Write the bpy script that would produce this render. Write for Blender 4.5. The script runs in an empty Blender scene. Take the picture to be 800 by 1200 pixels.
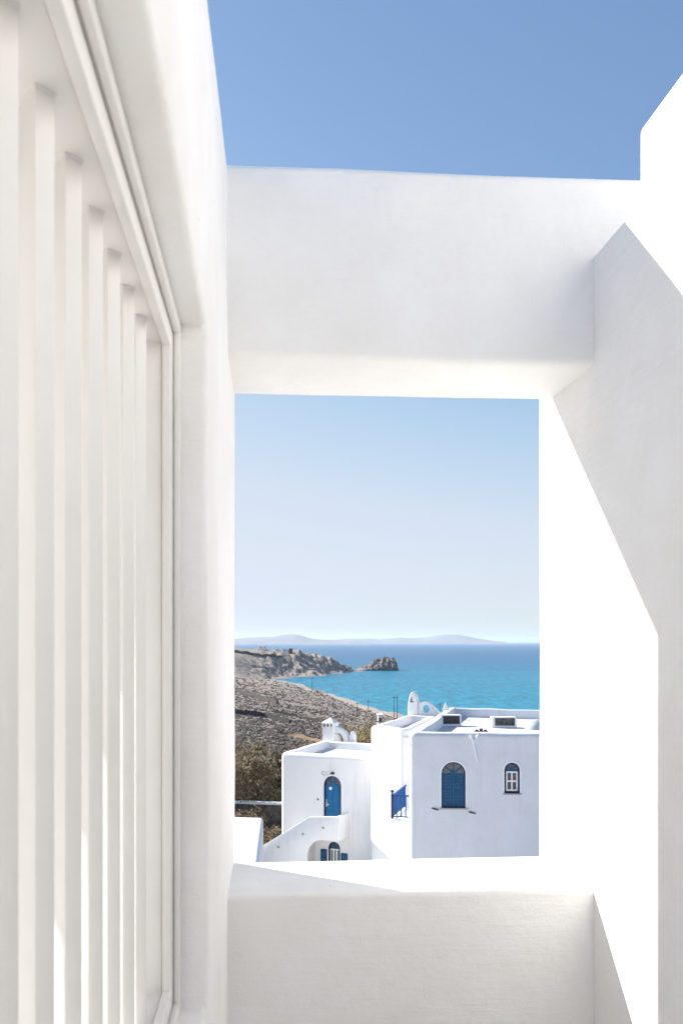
import bpy, bmesh, math, random
import numpy as np
from mathutils import Vector, Matrix, noise

R = math.radians
F = 1167.0                      # focal length in photo pixels (35 mm on a 24 mm wide frame)
PSI = math.atan(90.0 / F)       # the camera looks a little to the right of the passage axis (+Y)
CP, SP = math.cos(PSI), math.sin(PSI)
EYE = 40.0                      # camera height above the sea
sc = bpy.context.scene
col = sc.collection
rnd = random.Random(7)
nrs = np.random.RandomState(11)


def at(px, py, dc):
    cx = (px - 400.0) / F
    return Vector((dc * (cx * CP + SP), dc * (CP - cx * SP), EYE + dc * (752.0 - py) / F))


def atY(px, py, Y):
    cx = (px - 400.0) / F
    return at(px, py, Y / (CP - cx * SP))


# ------------------------------------------------------------------ tagging
def tag(o, label=None, cat=None, group=None, kind=None):
    if label: o['label'] = label
    if cat: o['category'] = cat
    if group: o['group'] = group
    if kind: o['kind'] = kind
    return o


def empty(name, loc, label, cat, group=None):
    o = bpy.data.objects.new(name, None)
    o.empty_display_size = 0.3
    o.location = loc
    col.objects.link(o)
    return tag(o, label, cat, group)


def link(name, bm, mat, parent=None, smooth=None):
    """one mesh object from a bmesh given in world coordinates"""
    me = bpy.data.meshes.new(name)
    bmesh.ops.recalc_face_normals(bm, faces=bm.faces)
    bm.to_mesh(me)
    bm.free()
    return link_me(name, me, mat, parent, smooth)


def link_me(name, me, mat, parent=None, smooth=None):
    if mat is not None:
        me.materials.append(mat)
    o = bpy.data.objects.new(name, me)
    col.objects.link(o)
    if parent is not None:
        o.parent = parent
        base = parent
        off = Vector((0, 0, 0))
        while base is not None:
            off += base.location
            base = base.parent
        me.transform(Matrix.Translation(-off))
    else:
        # origin at the base of the thing
        co = [v.co for v in me.vertices]
        c = Vector((sum(v.x for v in co) / len(co), sum(v.y for v in co) / len(co), min(v.z for v in co)))
        me.transform(Matrix.Translation(-c))
        o.location = c
    if smooth is not None:
        me.polygons.foreach_set('use_smooth', [True] * len(me.polygons))
        me.set_sharp_from_angle(angle=R(smooth))
    return o


# ------------------------------------------------------------------ materials
def mat(name, color, rough=0.8, spec=0.3, vary=0.0, vscale=3.0, bump=0.0, bscale=40.0, bdist=0.01,
        coords='Object', color2=None, metal=0.0, bump2=0.0, b2scale=4.0):
    m = bpy.data.materials.new(name)
    m.use_nodes = True
    nt = m.node_tree
    p = nt.nodes['Principled BSDF']
    p.inputs['Roughness'].default_value = rough
    p.inputs['Specular IOR Level'].default_value = spec
    p.inputs['Metallic'].default_value = metal
    p.inputs['Base Color'].default_value = (*color, 1)
    tc = nt.nodes.new('ShaderNodeTexCoord')
    if vary > 0 or color2:
        n = nt.nodes.new('ShaderNodeTexNoise')
        n.inputs['Scale'].default_value = vscale
        n.inputs['Detail'].default_value = 6
        n.inputs['Roughness'].default_value = 0.62
        nt.links.new(tc.outputs[coords], n.inputs['Vector'])
        r = nt.nodes.new('ShaderNodeValToRGB')
        r.color_ramp.elements[0].position = 0.34
        r.color_ramp.elements[1].position = 0.66
        c2 = color2 or tuple(c * (1 - vary) for c in color)
        r.color_ramp.elements[0].color = (*c2, 1)
        r.color_ramp.elements[1].color = (*color, 1)
        nt.links.new(n.outputs['Fac'], r.inputs['Fac'])
        nt.links.new(r.outputs['Color'], p.inputs['Base Color'])
    last = None
    for s, sca, d in ((bump, bscale, bdist), (bump2, b2scale, bdist * 6)):
        if s <= 0:
            continue
        n = nt.nodes.new('ShaderNodeTexNoise')
        n.inputs['Scale'].default_value = sca
        n.inputs['Detail'].default_value = 5
        nt.links.new(tc.outputs[coords], n.inputs['Vector'])
        b = nt.nodes.new('ShaderNodeBump')
        b.inputs['Strength'].default_value = s
        b.inputs['Distance'].default_value = d
        nt.links.new(n.outputs['Fac'], b.inputs['Height'])
        if last:
            nt.links.new(last.outputs['Normal'], b.inputs['Normal'])
        last = b
        nt.links.new(b.outputs['Normal'], p.inputs['Normal'])
    return m


def plaster(name, color, stain, speck, bump=0.35, pits=True, scale=1.0):
    """brushed limewash: brush-scale unevenness, faint grey and ochre stains, sparse pits"""
    m = bpy.data.materials.new(name)
    m.use_nodes = True
    nt = m.node_tree
    N, L = nt.nodes, nt.links
    p = N['Principled BSDF']
    p.inputs['Roughness'].default_value = 0.88
    p.inputs['Specular IOR Level'].default_value = 0.18
    tc = N.new('ShaderNodeTexCoord')
    mp = N.new('ShaderNodeMapping')
    mp.inputs['Scale'].default_value = (scale, scale, scale)
    L.new(tc.outputs['Object'], mp.inputs['Vector'])
    n1 = N.new('ShaderNodeTexNoise')
    n1.inputs['Scale'].default_value = 2.3
    n1.inputs['Detail'].default_value = 8
    n1.inputs['Roughness'].default_value = 0.65
    L.new(mp.outputs['Vector'], n1.inputs['Vector'])
    r1 = N.new('ShaderNodeValToRGB')
    e = r1.color_ramp.elements
    e[0].position, e[1].position = 0.30, 0.62
    e[0].color, e[1].color = (*stain, 1), (*color, 1)
    L.new(n1.outputs['Fac'], r1.inputs['Fac'])
    out = r1.outputs['Color']
    if not pits:                 # faint rain streaks down the house fronts
        m3 = N.new('ShaderNodeMapping')
        m3.inputs['Scale'].default_value = (2.6, 2.6, 0.16)
        L.new(tc.outputs['Object'], m3.inputs['Vector'])
        n3 = N.new('ShaderNodeTexNoise')
        n3.inputs['Scale'].default_value = 1.0
        n3.inputs['Detail'].default_value = 6
        n3.inputs['Roughness'].default_value = 0.7
        L.new(m3.outputs['Vector'], n3.inputs['Vector'])
        r3 = N.new('ShaderNodeMapRange')
        r3.inputs['From Min'].default_value = 0.54
        r3.inputs['From Max'].default_value = 0.74
        r3.inputs['To Max'].default_value = 0.55
        L.new(n3.outputs['Fac'], r3.inputs['Value'])
        x3 = N.new('ShaderNodeMix'); x3.data_type = 'RGBA'
        L.new(r3.outputs['Result'], x3.inputs['Factor'])
        L.new(out, x3.inputs['A'])
        x3.inputs['B'].default_value = (color[0] * 0.80, color[1] * 0.79, color[2] * 0.77, 1)
        out = x3.outputs['Result']
    if pits:
        v = N.new('ShaderNodeTexVoronoi')
        v.inputs['Scale'].default_value = 9.0
        v.inputs['Randomness'].default_value = 1.0
        L.new(mp.outputs['Vector'], v.inputs['Vector'])
        lt = N.new('ShaderNodeMath'); lt.operation = 'LESS_THAN'
        lt.inputs[1].default_value = 0.028
        L.new(v.outputs['Distance'], lt.inputs[0])
        sx = N.new('ShaderNodeSeparateColor')
        L.new(v.outputs['Color'], sx.inputs['Color'])
        g = N.new('ShaderNodeMath'); g.operation = 'GREATER_THAN'
        g.inputs[1].default_value = 0.72
        L.new(sx.outputs[0], g.inputs[0])
        mu = N.new('ShaderNodeMath'); mu.operation = 'MULTIPLY'
        L.new(lt.outputs[0], mu.inputs[0]); L.new(g.outputs[0], mu.inputs[1])
        mx = N.new('ShaderNodeMix'); mx.data_type = 'RGBA'
        L.new(mu.outputs[0], mx.inputs['Factor'])
        L.new(out, mx.inputs['A'])
        mx.inputs['B'].default_value = (*speck, 1)
        out = mx.outputs['Result']
    L.new(out, p.inputs['Base Color'])
    nb = N.new('ShaderNodeTexNoise')
    nb.inputs['Scale'].default_value = 150
    nb.inputs['Detail'].default_value = 4
    nb.inputs['Roughness'].default_value = 0.7
    L.new(mp.outputs['Vector'], nb.inputs['Vector'])
    ms = N.new('ShaderNodeMapping')
    ms.inputs['Scale'].default_value = (5 * scale, 5 * scale, 42 * scale)
    ms.inputs['Rotation'].default_value = (0.35, 0.25, 0.0)
    L.new(tc.outputs['Object'], ms.inputs['Vector'])
    ns = N.new('ShaderNodeTexNoise')
    ns.inputs['Scale'].default_value = 1.0
    ns.inputs['Detail'].default_value = 5
    ns.inputs['Roughness'].default_value = 0.7
    L.new(ms.outputs['Vector'], ns.inputs['Vector'])
    b0 = N.new('ShaderNodeBump')
    b0.inputs['Strength'].default_value = bump
    b0.inputs['Distance'].default_value = 0.006 / scale
    L.new(ns.outputs['Fac'], b0.inputs['Height'])
    b1 = N.new('ShaderNodeBump')
    b1.inputs['Strength'].default_value = bump
    b1.inputs['Distance'].default_value = 0.003 / scale
    L.new(b0.outputs['Normal'], b1.inputs['Normal'])
    L.new(nb.outputs['Fac'], b1.inputs['Height'])
    nb2 = N.new('ShaderNodeTexNoise')
    nb2.inputs['Scale'].default_value = 7
    nb2.inputs['Detail'].default_value = 3
    L.new(mp.outputs['Vector'], nb2.inputs['Vector'])
    b2 = N.new('ShaderNodeBump')
    b2.inputs['Strength'].default_value = bump
    b2.inputs['Distance'].default_value = 0.02 / scale
    L.new(nb2.outputs['Fac'], b2.inputs['Height'])
    L.new(b1.outputs['Normal'], b2.inputs['Normal'])
    L.new(b2.outputs['Normal'], p.inputs['Normal'])
    return m


M = {}
M['plaster'] = plaster('limewash_plaster', (0.86, 0.852, 0.842), (0.80, 0.782, 0.752), (0.45, 0.42, 0.38), 0.5)
M['house'] = plaster('house_limewash', (0.88, 0.875, 0.865), (0.83, 0.822, 0.81), (0.5, 0.5, 0.5), 0.35, pits=False, scale=0.35)
M['paint'] = plaster('white_gloss_paint', (0.80, 0.785, 0.76), (0.755, 0.735, 0.70), (0.42, 0.38, 0.33), 0.12)
M['paint'].node_tree.nodes['Principled BSDF'].inputs['Roughness'].default_value = 0.45
M['trim'] = mat('white_trim', (0.88, 0.88, 0.88), 0.8, 0.2)
M['blue'] = mat('blue_door_paint', (0.003, 0.155, 0.37), 0.45, 0.4, vary=0.2, vscale=6)
M['blue2'] = mat('deep_blue_shutter_paint', (0.003, 0.095, 0.23), 0.5, 0.35, vary=0.2, vscale=6)
M['navy'] = mat('navy_frame_paint', (0.008, 0.014, 0.07), 0.5, 0.4, vary=0.2, vscale=9)
M['rail'] = mat('blue_rail_paint', (0.004, 0.075, 0.25), 0.5, 0.3, vary=0.2, vscale=9)
M['glass'] = mat('dark_window_glass', (0.03, 0.035, 0.04), 0.08, 0.5)
M['fanglass'] = mat('fanlight_glass', (0.16, 0.15, 0.16), 0.15, 0.5, vary=0.6, vscale=7)
M['metal'] = mat('brushed_metal', (0.6, 0.6, 0.6), 0.35, 0.5, metal=0.8)
M['lampiron'] = mat('dark_iron', (0.03, 0.03, 0.032), 0.5, 0.4)
M['brown'] = mat('brown_plastic', (0.20, 0.10, 0.06), 0.6, 0.3)
M['signgrey'] = mat('grey_lettering', (0.34, 0.33, 0.31), 0.7, 0.2)
M['grille'] = mat('grey_grille', (0.13, 0.12, 0.115), 0.6, 0.3, vary=0.6, vscale=9)
M['sill'] = mat('marble_sill', (0.42, 0.43, 0.45), 0.5, 0.4, vary=0.3, vscale=5)
M['stonewall'] = mat('dry_stone', (0.12, 0.108, 0.098), 0.95, 0.1, color2=(0.04, 0.037, 0.036), vscale=2.2, bump=1.0, bscale=2.0, bdist=0.2)
M['cap'] = mat('limewashed_cap', (0.55, 0.60, 0.62), 0.9, 0.1, vary=0.25, vscale=2)
M['wood'] = mat('weathered_pole', (0.10, 0.085, 0.07), 0.9, 0.1, vary=0.3)
M['bark'] = mat('pale_bark', (0.14, 0.105, 0.08), 0.95, 0.1, vary=0.5, vscale=4)
M['leaf_brown'] = mat('dry_brown_foliage', (0.29, 0.235, 0.16), 0.9, 0.1, color2=(0.12, 0.098, 0.068), vscale=1.6)
M['leaf_dark'] = mat('dark_olive_foliage', (0.115, 0.112, 0.062), 0.9, 0.1, color2=(0.045, 0.047, 0.030), vscale=1.6)
M['leaf_green'] = mat('green_foliage', (0.17, 0.21, 0.06), 0.9, 0.1, color2=(0.07, 0.095, 0.03), vscale=2)
M['leaf_tan'] = mat('tan_dry_foliage', (0.42, 0.33, 0.19), 0.95, 0.1, color2=(0.19, 0.145, 0.085), vscale=1.5)
M['scrub'] = mat('scrub_heather', (0.25, 0.198, 0.16), 0.95, 0.05, color2=(0.095, 0.076, 0.065), vscale=0.35)
M['rocks'] = mat('pale_field_stone', (0.60, 0.53, 0.46), 0.95, 0.1, color2=(0.34, 0.30, 0.26), vscale=0.3)
M['road'] = mat('pale_dust_road', (0.40, 0.365, 0.325), 0.95, 0.05, vary=0.25, vscale=0.15)
M['tiles'] = mat('red_roof', (0.28, 0.10, 0.07), 0.9, 0.1, vary=0.3)
M['paving'] = mat('white_paving', (0.74, 0.72, 0.69), 0.9, 0.1, vary=0.2, vscale=0.8)
M['screed'] = mat('blue_grey_roof_screed', (0.46, 0.49, 0.54), 0.9, 0.1, vary=0.12, vscale=1.2)
M['screed2'] = mat('limewashed_roof_screed', (0.66, 0.67, 0.69), 0.9, 0.1, vary=0.12, vscale=1.2)
M['house2'] = plaster('shade_toned_house_limewash', (0.73, 0.74, 0.775), (0.68, 0.69, 0.72), (0.5, 0.5, 0.5), 0.4, pits=False, scale=0.35)  # greyer, bluer copy of the house limewash: the front's shade put into colour
M['floor'] = mat('terrace_cement', (0.80, 0.78, 0.75), 0.8, 0.2, vary=0.12, vscale=2.5, bump=0.2, bscale=60)
M['far'] = mat('far_island_scrub', (0.30, 0.28, 0.25), 1.0, 0.0, color2=(0.20, 0.19, 0.17), vscale=0.004)


def translucent(m, fac):
    nt = m.node_tree
    p = nt.nodes['Principled BSDF']
    tr = nt.nodes.new('ShaderNodeBsdfTranslucent')
    mx = nt.nodes.new('ShaderNodeMixShader')
    mx.inputs[0].default_value = fac
    src = [l for l in nt.links if l.to_socket == p.inputs['Base Color']][0].from_socket
    nt.links.new(src, tr.inputs['Color'])
    nt.links.new(p.outputs[0], mx.inputs[1])
    nt.links.new(tr.outputs[0], mx.inputs[2])
    nt.links.new(mx.outputs[0], nt.nodes['Material Output'].inputs['Surface'])


for k_ in ('leaf_brown', 'leaf_dark', 'leaf_green', 'leaf_tan'):
    translucent(M[k_], 0.5)


def terrain_mat(name, rocky=False):
    m = bpy.data.materials.new(name)
    m.use_nodes = True
    nt = m.node_tree
    N, L = nt.nodes, nt.links
    p = N['Principled BSDF']
    p.inputs['Roughness'].default_value = 0.97
    p.inputs['Specular IOR Level'].default_value = 0.08
    tc = N.new('ShaderNodeTexCoord')
    geo = N.new('ShaderNodeNewGeometry')

    def nz(s, d, ro=0.6):
        n = N.new('ShaderNodeTexNoise')
        n.inputs['Scale'].default_value = s
        n.inputs['Detail'].default_value = d
        n.inputs['Roughness'].default_value = ro
        L.new(tc.outputs['Object'], n.inputs['Vector'])
        return n
    a = nz(0.45, 8, 0.75)
    ra = N.new('ShaderNodeValToRGB')
    e = ra.color_ramp.elements
    e[0].position, e[0].color = 0.36, (0.125, 0.102, 0.088, 1)
    e[1].position, e[1].color = 0.64, (0.54, 0.475, 0.41, 1)
    k = e.new(0.50); k.color = (0.31, 0.26, 0.222, 1)
    L.new(a.outputs['Fac'], ra.inputs['Fac'])
    b = nz(0.018, 5, 0.55)
    rb = N.new('ShaderNodeValToRGB')
    e = rb.color_ramp.elements
    e[0].position, e[0].color = 0.38, (0.28, 0.24, 0.215, 1)
    e[1].position, e[1].color = 0.66, (0.48, 0.395, 0.29, 1)
    L.new(b.outputs['Fac'], rb.inputs['Fac'])
    mx = N.new('ShaderNodeMix'); mx.data_type = 'RGBA'
    mx.inputs['Factor'].default_value = 0.35
    L.new(ra.outputs['Color'], mx.inputs['A'])
    L.new(rb.outputs['Color'], mx.inputs['B'])
    out = mx.outputs['Result']
    # bare rock where the ground is steep
    sx = N.new('ShaderNodeSeparateXYZ')
    L.new(geo.outputs['Normal'], sx.inputs[0])
    mr = N.new('ShaderNodeMapRange')
    mr.inputs['From Min'].default_value = 0.95
    mr.inputs['From Max'].default_value = 0.76
    L.new(sx.outputs['Z'], mr.inputs['Value'])
    c = nz(0.16, 9, 0.85)
    rc = N.new('ShaderNodeValToRGB')
    e = rc.color_ramp.elements
    e[0].position, e[0].color = 0.44, (0.065, 0.060, 0.060, 1)
    e[1].position, e[1].color = 0.62, (0.46, 0.41, 0.365, 1)
    L.new(c.outputs['Fac'], rc.inputs['Fac'])
    m2 = N.new('ShaderNodeMix'); m2.data_type = 'RGBA'
    L.new(mr.outputs['Result'], m2.inputs['Factor'])
    L.new(out, m2.inputs['A']); L.new(rc.outputs['Color'], m2.inputs['B'])
    L.new(m2.outputs['Result'], p.inputs['Base Color'])
    bn = nz(0.35, 8, 0.8)
    bp = N.new('ShaderNodeBump')
    bp.inputs['Strength'].default_value = 0.9
    bp.inputs['Distance'].default_value = 2.5 if rocky else 1.2
    L.new(bn.outputs['Fac'], bp.inputs['Height'])
    L.new(bp.outputs['Normal'], p.inputs['Normal'])
    return m


M['hill'] = terrain_mat('scrub_hillside')
M['rock'] = terrain_mat('coastal_rock', True)


def sea_mat():
    m = bpy.data.materials.new('aegean_water')
    m.use_nodes = True
    nt = m.node_tree
    N, L = nt.nodes, nt.links
    p = N['Principled BSDF']
    p.inputs['Roughness'].default_value = 0.32
    p.inputs['IOR'].default_value = 1.33
    p.inputs['Specular IOR Level'].default_value = 0.07
    geo = N.new('ShaderNodeNewGeometry')
    sx = N.new('ShaderNodeSeparateXYZ')
    L.new(geo.outputs['Position'], sx.inputs[0])
    # shallow turquoise sandy water near the shore, deep blue farther out
    mr = N.new('ShaderNodeMapRange')
    mr.inputs['From Min'].default_value = 500
    mr.inputs['From Max'].default_value = 2600
    L.new(sx.outputs['Y'], mr.inputs['Value'])
    mp = N.new('ShaderNodeMapping')
    mp.inputs['Scale'].default_value = (0.0012, 0.0042, 1)
    L.new(geo.outputs['Position'], mp.inputs['Vector'])
    n = N.new('ShaderNodeTexNoise')
    n.inputs['Scale'].default_value = 1.0
    n.inputs['Detail'].default_value = 5
    L.new(mp.outputs['Vector'], n.inputs['Vector'])
    ad = N.new('ShaderNodeMath'); ad.operation = 'MULTIPLY_ADD'
    ad.inputs[1].default_value = 1.1
    ad.inputs[2].default_value = -0.55
    L.new(n.outputs['Fac'], ad.inputs[0])
    su = N.new('ShaderNodeMath'); su.operation = 'ADD'; su.use_clamp = True
    L.new(ad.outputs[0], su.inputs[0]); L.new(mr.outputs['Result'], su.inputs[1])
    r = N.new('ShaderNodeValToRGB')
    e = r.color_ramp.elements
    e[0].position, e[0].color = 0.0, (0.001, 0.195, 0.285, 1)
    e[1].position, e[1].color = 1.0, (0.005, 0.085, 0.19, 1)
    k = e.new(0.45); k.color = (0.001, 0.130, 0.235, 1)
    L.new(su.outputs[0], r.inputs['Fac'])
    # wind ripple streaks
    mp2 = N.new('ShaderNodeMapping')
    mp2.inputs['Scale'].default_value = (0.13, 0.035, 1)
    mp2.inputs['Rotation'].default_value = (0, 0, R(18))
    L.new(geo.outputs['Position'], mp2.inputs['Vector'])
    n2 = N.new('ShaderNodeTexNoise')
    n2.inputs['Scale'].default_value = 1.0
    n2.inputs['Detail'].default_value = 5
    n2.inputs['Roughness'].default_value = 0.92
    L.new(mp2.outputs['Vector'], n2.inputs['Vector'])
    hv = N.new('ShaderNodeMapRange')
    hv.inputs['From Min'].default_value = 0.36
    hv.inputs['From Max'].default_value = 0.64
    hv.inputs['To Min'].default_value = 0.42
    hv.inputs['To Max'].default_value = 1.7
    L.new(n2.outputs['Fac'], hv.inputs['Value'])
    vm = N.new('ShaderNodeVectorMath'); vm.operation = 'SCALE'
    L.new(r.outputs['Color'], vm.inputs[0]); L.new(hv.outputs['Result'], vm.inputs['Scale'])
    L.new(vm.outputs['Vector'], p.inputs['Base Color'])
    b = N.new('ShaderNodeBump')
    b.inputs['Strength'].default_value = 0.6
    b.inputs['Distance'].default_value = 0.9
    L.new(n2.outputs['Fac'], b.inputs['Height'])
    L.new(b.outputs['Normal'], p.inputs['Normal'])
    return m


M['sea'] = sea_mat()


# ------------------------------------------------------------------ shape helpers
def bm_new():
    return bmesh.new()


def prism_xy(bm, pts, z0, z1):
    lo = [bm.verts.new((p[0], p[1], z0)) for p in pts]
    hi = [bm.verts.new((p[0], p[1], z1)) for p in pts]
    n = len(pts)
    bm.faces.new(lo[::-1])
    top = bm.faces.new(hi)
    for i in range(n):
        bm.faces.new((lo[i], lo[(i + 1) % n], hi[(i + 1) % n], hi[i]))
    return top


def box(bm, x0, x1, y0, y1, z0, z1):
    return prism_xy(bm, [(x0, y0), (x1, y0), (x1, y1), (x0, y1)], z0, z1)


def bevel_sharp(bm, w, seg=3, zmin=None, ang=25):
    bmesh.ops.recalc_face_normals(bm, faces=bm.faces)
    es = [e for e in bm.edges if len(e.link_faces) == 2 and e.calc_face_angle(0) > R(ang)]
    if zmin is not None:
        es = [e for e in es if max(v.co.z for v in e.verts) > zmin]
    bmesh.ops.bevel(bm, geom=es, offset=w, segments=seg, profile=0.5, affect='EDGES', clamp_overlap=True)


def waver(bm, cuts, amp, freq=1.7, seed=0.0):
    bmesh.ops.subdivide_edges(bm, edges=bm.edges[:], cuts=cuts, use_grid_fill=True)
    for v in bm.verts:
        q = v.co * freq
        v.co += Vector((noise.noise(q + Vector((seed, 3, 0))), noise.noise(q + Vector((seed, 17, 5))), noise.noise(q + Vector((seed, 29, 9))))) * amp


def tube(bm, a, b, r0, r1, n=6):
    a, b = Vector(a), Vector(b)
    d = (b - a)
    if d.length < 1e-6:
        return
    q = d.normalized().to_track_quat('Z', 'Y')
    ra, rb = [], []
    for i in range(n):
        t = 2 * math.pi * i / n
        v = Vector((math.cos(t), math.sin(t), 0))
        ra.append(bm.verts.new(a + q @ (v * r0)))
        rb.append(bm.verts.new(b + q @ (v * r1)))
    for i in range(n):
        bm.faces.new((ra[i], ra[(i + 1) % n], rb[(i + 1) % n], rb[i]))
    bm.faces.new(ra[::-1]); bm.faces.new(rb)


class Face:
    """a wall plane: origin, horizontal u to the right, v up, n outward"""
    def __init__(s, a, b):
        s.o = Vector((a[0], a[1], 0))
        s.u = Vector((b[0] - a[0], b[1] - a[1], 0)).normalized()
        s.v = Vector((0, 0, 1))
        s.n = s.u.cross(s.v)

    def p(s, u, v, d=0.0):
        return s.o + s.u * u + s.v * v + s.n * d

    def hit(s, px, py):
        c = Vector((0, 0, EYE))
        r = at(px, py, 1.0) - c
        t = (s.o - c).dot(s.n) / r.dot(s.n)
        q = c + r * t - s.o
        return q.dot(s.u), q.z

    def slab(s, bm, pts, d0, d1):
        lo = [bm.verts.new(s.p(u, v, d0)) for u, v in pts]
        hi = [bm.verts.new(s.p(u, v, d1)) for u, v in pts]
        n = len(pts)
        bm.faces.new(lo[::-1]); bm.faces.new(hi)
        for i in range(n):
            bm.faces.new((lo[i], lo[(i + 1) % n], hi[(i + 1) % n], hi[i]))

    def ring(s, bm, outer, inner, d0, d1):
        n = len(outer)
        V = [[bm.verts.new(s.p(u, v, d)) for u, v in pts] for pts, d in
             ((outer, d0), (outer, d1), (inner, d1), (inner, d0))]
        for i in range(n):
            j = (i + 1) % n
            for k in range(4):
                A, B = V[k], V[(k + 1) % 4]
                bm.faces.new((A[i], A[j], B[j], B[i]))

    def strip(s, bm, outer, inner, d0, d1):
        """open ring (not closed along the path): the two polylines joined, ends capped"""
        n = len(outer)
        V = [[bm.verts.new(s.p(u, v, d)) for u, v in pts] for pts, d in
             ((outer, d0), (outer, d1), (inner, d1), (inner, d0))]
        for i in range(n - 1):
            for k in range(4):
                A, B = V[k], V[(k + 1) % 4]
                bm.faces.new((A[i], A[i + 1], B[i + 1], B[i]))
        for i in (0, n - 1):
            bm.faces.new([V[k][i] for k in range(4)])

    def rect(s, bm, u0, u1, v0, v1, d0, d1):
        s.slab(bm, [(u0, v0), (u1, v0), (u1, v1), (u0, v1)], d0, d1)


def arch(uc, v0, w, h, n=14):
    """rectangle with a round head, counter-clockwise from the bottom left"""
    r = w / 2
    pts = [(uc - r, v0), (uc + r, v0)]
    for i in range(n + 1):
        t = math.pi * i / n
        pts.append((uc + r * math.cos(t), v0 + h - r + r * math.sin(t)))
    return pts


def arch_path(uc, v0, w, h, n=14):
    p = arch(uc, v0, w, h, n)
    return p[1:] + [p[0]]


def boolean_cut(wall_bm, cutters):
    """returns a mesh of the wall with the prisms cut out"""
    me = bpy.data.meshes.new('wall')
    bmesh.ops.recalc_face_normals(wall_bm, faces=wall_bm.faces)
    wall_bm.to_mesh(me); wall_bm.free()
    o = bpy.data.objects.new('cut_target', me); col.objects.link(o)
    tmp = []
    for cb in cutters:
        cm = bpy.data.meshes.new('cutter')
        bmesh.ops.recalc_face_normals(cb, faces=cb.faces)
        cb.to_mesh(cm); cb.free()
        c = bpy.data.objects.new('cutter', cm); col.objects.link(c)
        md = o.modifiers.new('b', 'BOOLEAN'); md.operation = 'DIFFERENCE'; md.solver = 'EXACT'; md.object = c
        tmp.append(c)
    dg = bpy.context.evaluated_depsgraph_get()
    res = bpy.data.meshes.new_from_object(o.evaluated_get(dg))
    bpy.data.objects.remove(o)
    for c in tmp:
        bpy.data.objects.remove(c)
    return res


# ================================================================== THE PASSAGE
Z = EYE
YF, YB = 2.40, 2.77
zlin0, zlin1 = Z + 0.684, Z + 1.148
zsill = Z - 0.607
xr_f = atY(697, 600, YF).x
xr_b = atY(630, 600, YB).x
FLOOR = Z - 1.60


def wall_grid_left():
    """left wall with its window opening, slightly uneven in plan as limewashed walls are"""
    ys = [-2.2, 0.25, 1.785, 2.40, 2.766]
    xs = [-0.103, -0.103, -0.0997, -0.088, -0.082]
    zs = [FLOOR - 0.05, Z - 0.655, Z + 0.563, Z + 1.138]
    bm = bm_new()
    g = [[bm.verts.new((xs[i], ys[i], z)) for z in zs] for i in range(len(ys))]
    b = [[bm.verts.new((-0.285, ys[i], z)) for z in zs] for i in range(len(ys))]
    nY, nZ = len(ys) - 1, len(zs) - 1
    solid = lambda i, j: 0 <= i < nY and 0 <= j < nZ and not (i == 1 and j == 1)
    for i in range(nY):
        for j in range(nZ):
            if not solid(i, j):
                continue
            bm.faces.new((g[i][j], g[i + 1][j], g[i + 1][j + 1], g[i][j + 1]))
            bm.faces.new((b[i][j], b[i][j + 1], b[i + 1][j + 1], b[i + 1][j]))
            for (di, dj, a, c) in ((-1, 0, (i, j), (i, j + 1)), (1, 0, (i + 1, j), (i + 1, j + 1)),
                                   (0, -1, (i, j), (i + 1, j)), (0, 1, (i, j + 1), (i + 1, j + 1))):
                if not solid(i + di, j + dj):
                    bm.faces.new((g[a[0]][a[1]], g[c[0]][c[1]], b[c[0]][c[1]], b[a[0]][a[1]]))
    waver(bm, 3, 0.004, 2.2, 1.0)
    bevel_sharp(bm, 0.013, 4)
    return bm


o = link('side_wall', wall_grid_left(), M['plaster'], smooth=40)
tag(o, 'white plastered wall on the left with the slatted window set in it', 'wall')

bm = bm_new()
prism_xy(bm, [(xr_f, -2.2), (1.62, -2.2), (1.62, 2.90), (xr_f - 0.002, 2.90)], FLOOR - 0.05, Z + 0.955)
waver(bm, 7, 0.004, 2.0, 4.0)
bevel_sharp(bm, 0.014, 4)
o = link('side_wall', bm, M['plaster'], smooth=40)
tag(o, 'white plastered wall on the right carrying the sunlit patch and its slanting shadow edge', 'wall')

bm = bm_new()
box(bm, -0.16, atY(747, 180, 2.6).x + 0.2, YF, YB, zlin0, zlin1)
waver(bm, 7, 0.005, 2.6, 8.0)
bevel_sharp(bm, 0.016, 4)
o = link('lintel_beam', bm, M['plaster'], smooth=40)
tag(o, 'thick white lintel beam across the passage above the sea view', 'beam')

bm = bm_new()
box(bm, -0.16, 0.95, YF + 0.003, YB - 0.004, FLOOR - 0.05, zsill)
waver(bm, 7, 0.004, 2.6, 12.0)
bevel_sharp(bm, 0.016, 4, zmin=FLOOR)
o = link('parapet_wall', bm, M['plaster'], smooth=40)
tag(o, 'low white parapet closing the passage beneath the opening to the sea', 'parapet')

# set-back upper wall that rises over the right hand wall
pu = atY(747, 150, 2.893)
bm = bm_new()
box(bm, pu.x, 2.6, -2.2, 2.893, Z + 0.90, pu.z)
bevel_sharp(bm, 0.03, 5)
o = link('upper_wall', bm, M['plaster'], smooth=40)
tag(o, 'blank white wall block set back on top of the right hand wall against the blue sky', 'wall')

# unseen wall added behind the viewpoint to bounce sun onto the lintel
bm = bm_new()
box(bm, -3.0, 4.0, -4.0, -3.6, FLOOR - 0.04, Z + 1.7)
bevel_sharp(bm, 0.02, 3)
o = link('bounce_wall', bm, M['plaster'], smooth=40)
tag(o, 'unseen white wall added behind the viewpoint to bounce sunlight', 'wall')

# terrace floor and unseen building body below, widened to bounce sun
bm = bm_new()
box(bm, -11.0, 11.0, -9.0, 2.763, Z - 13.6, FLOOR)
o = link('terrace_building', bm, M['floor'])
tag(o, kind='structure')

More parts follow.
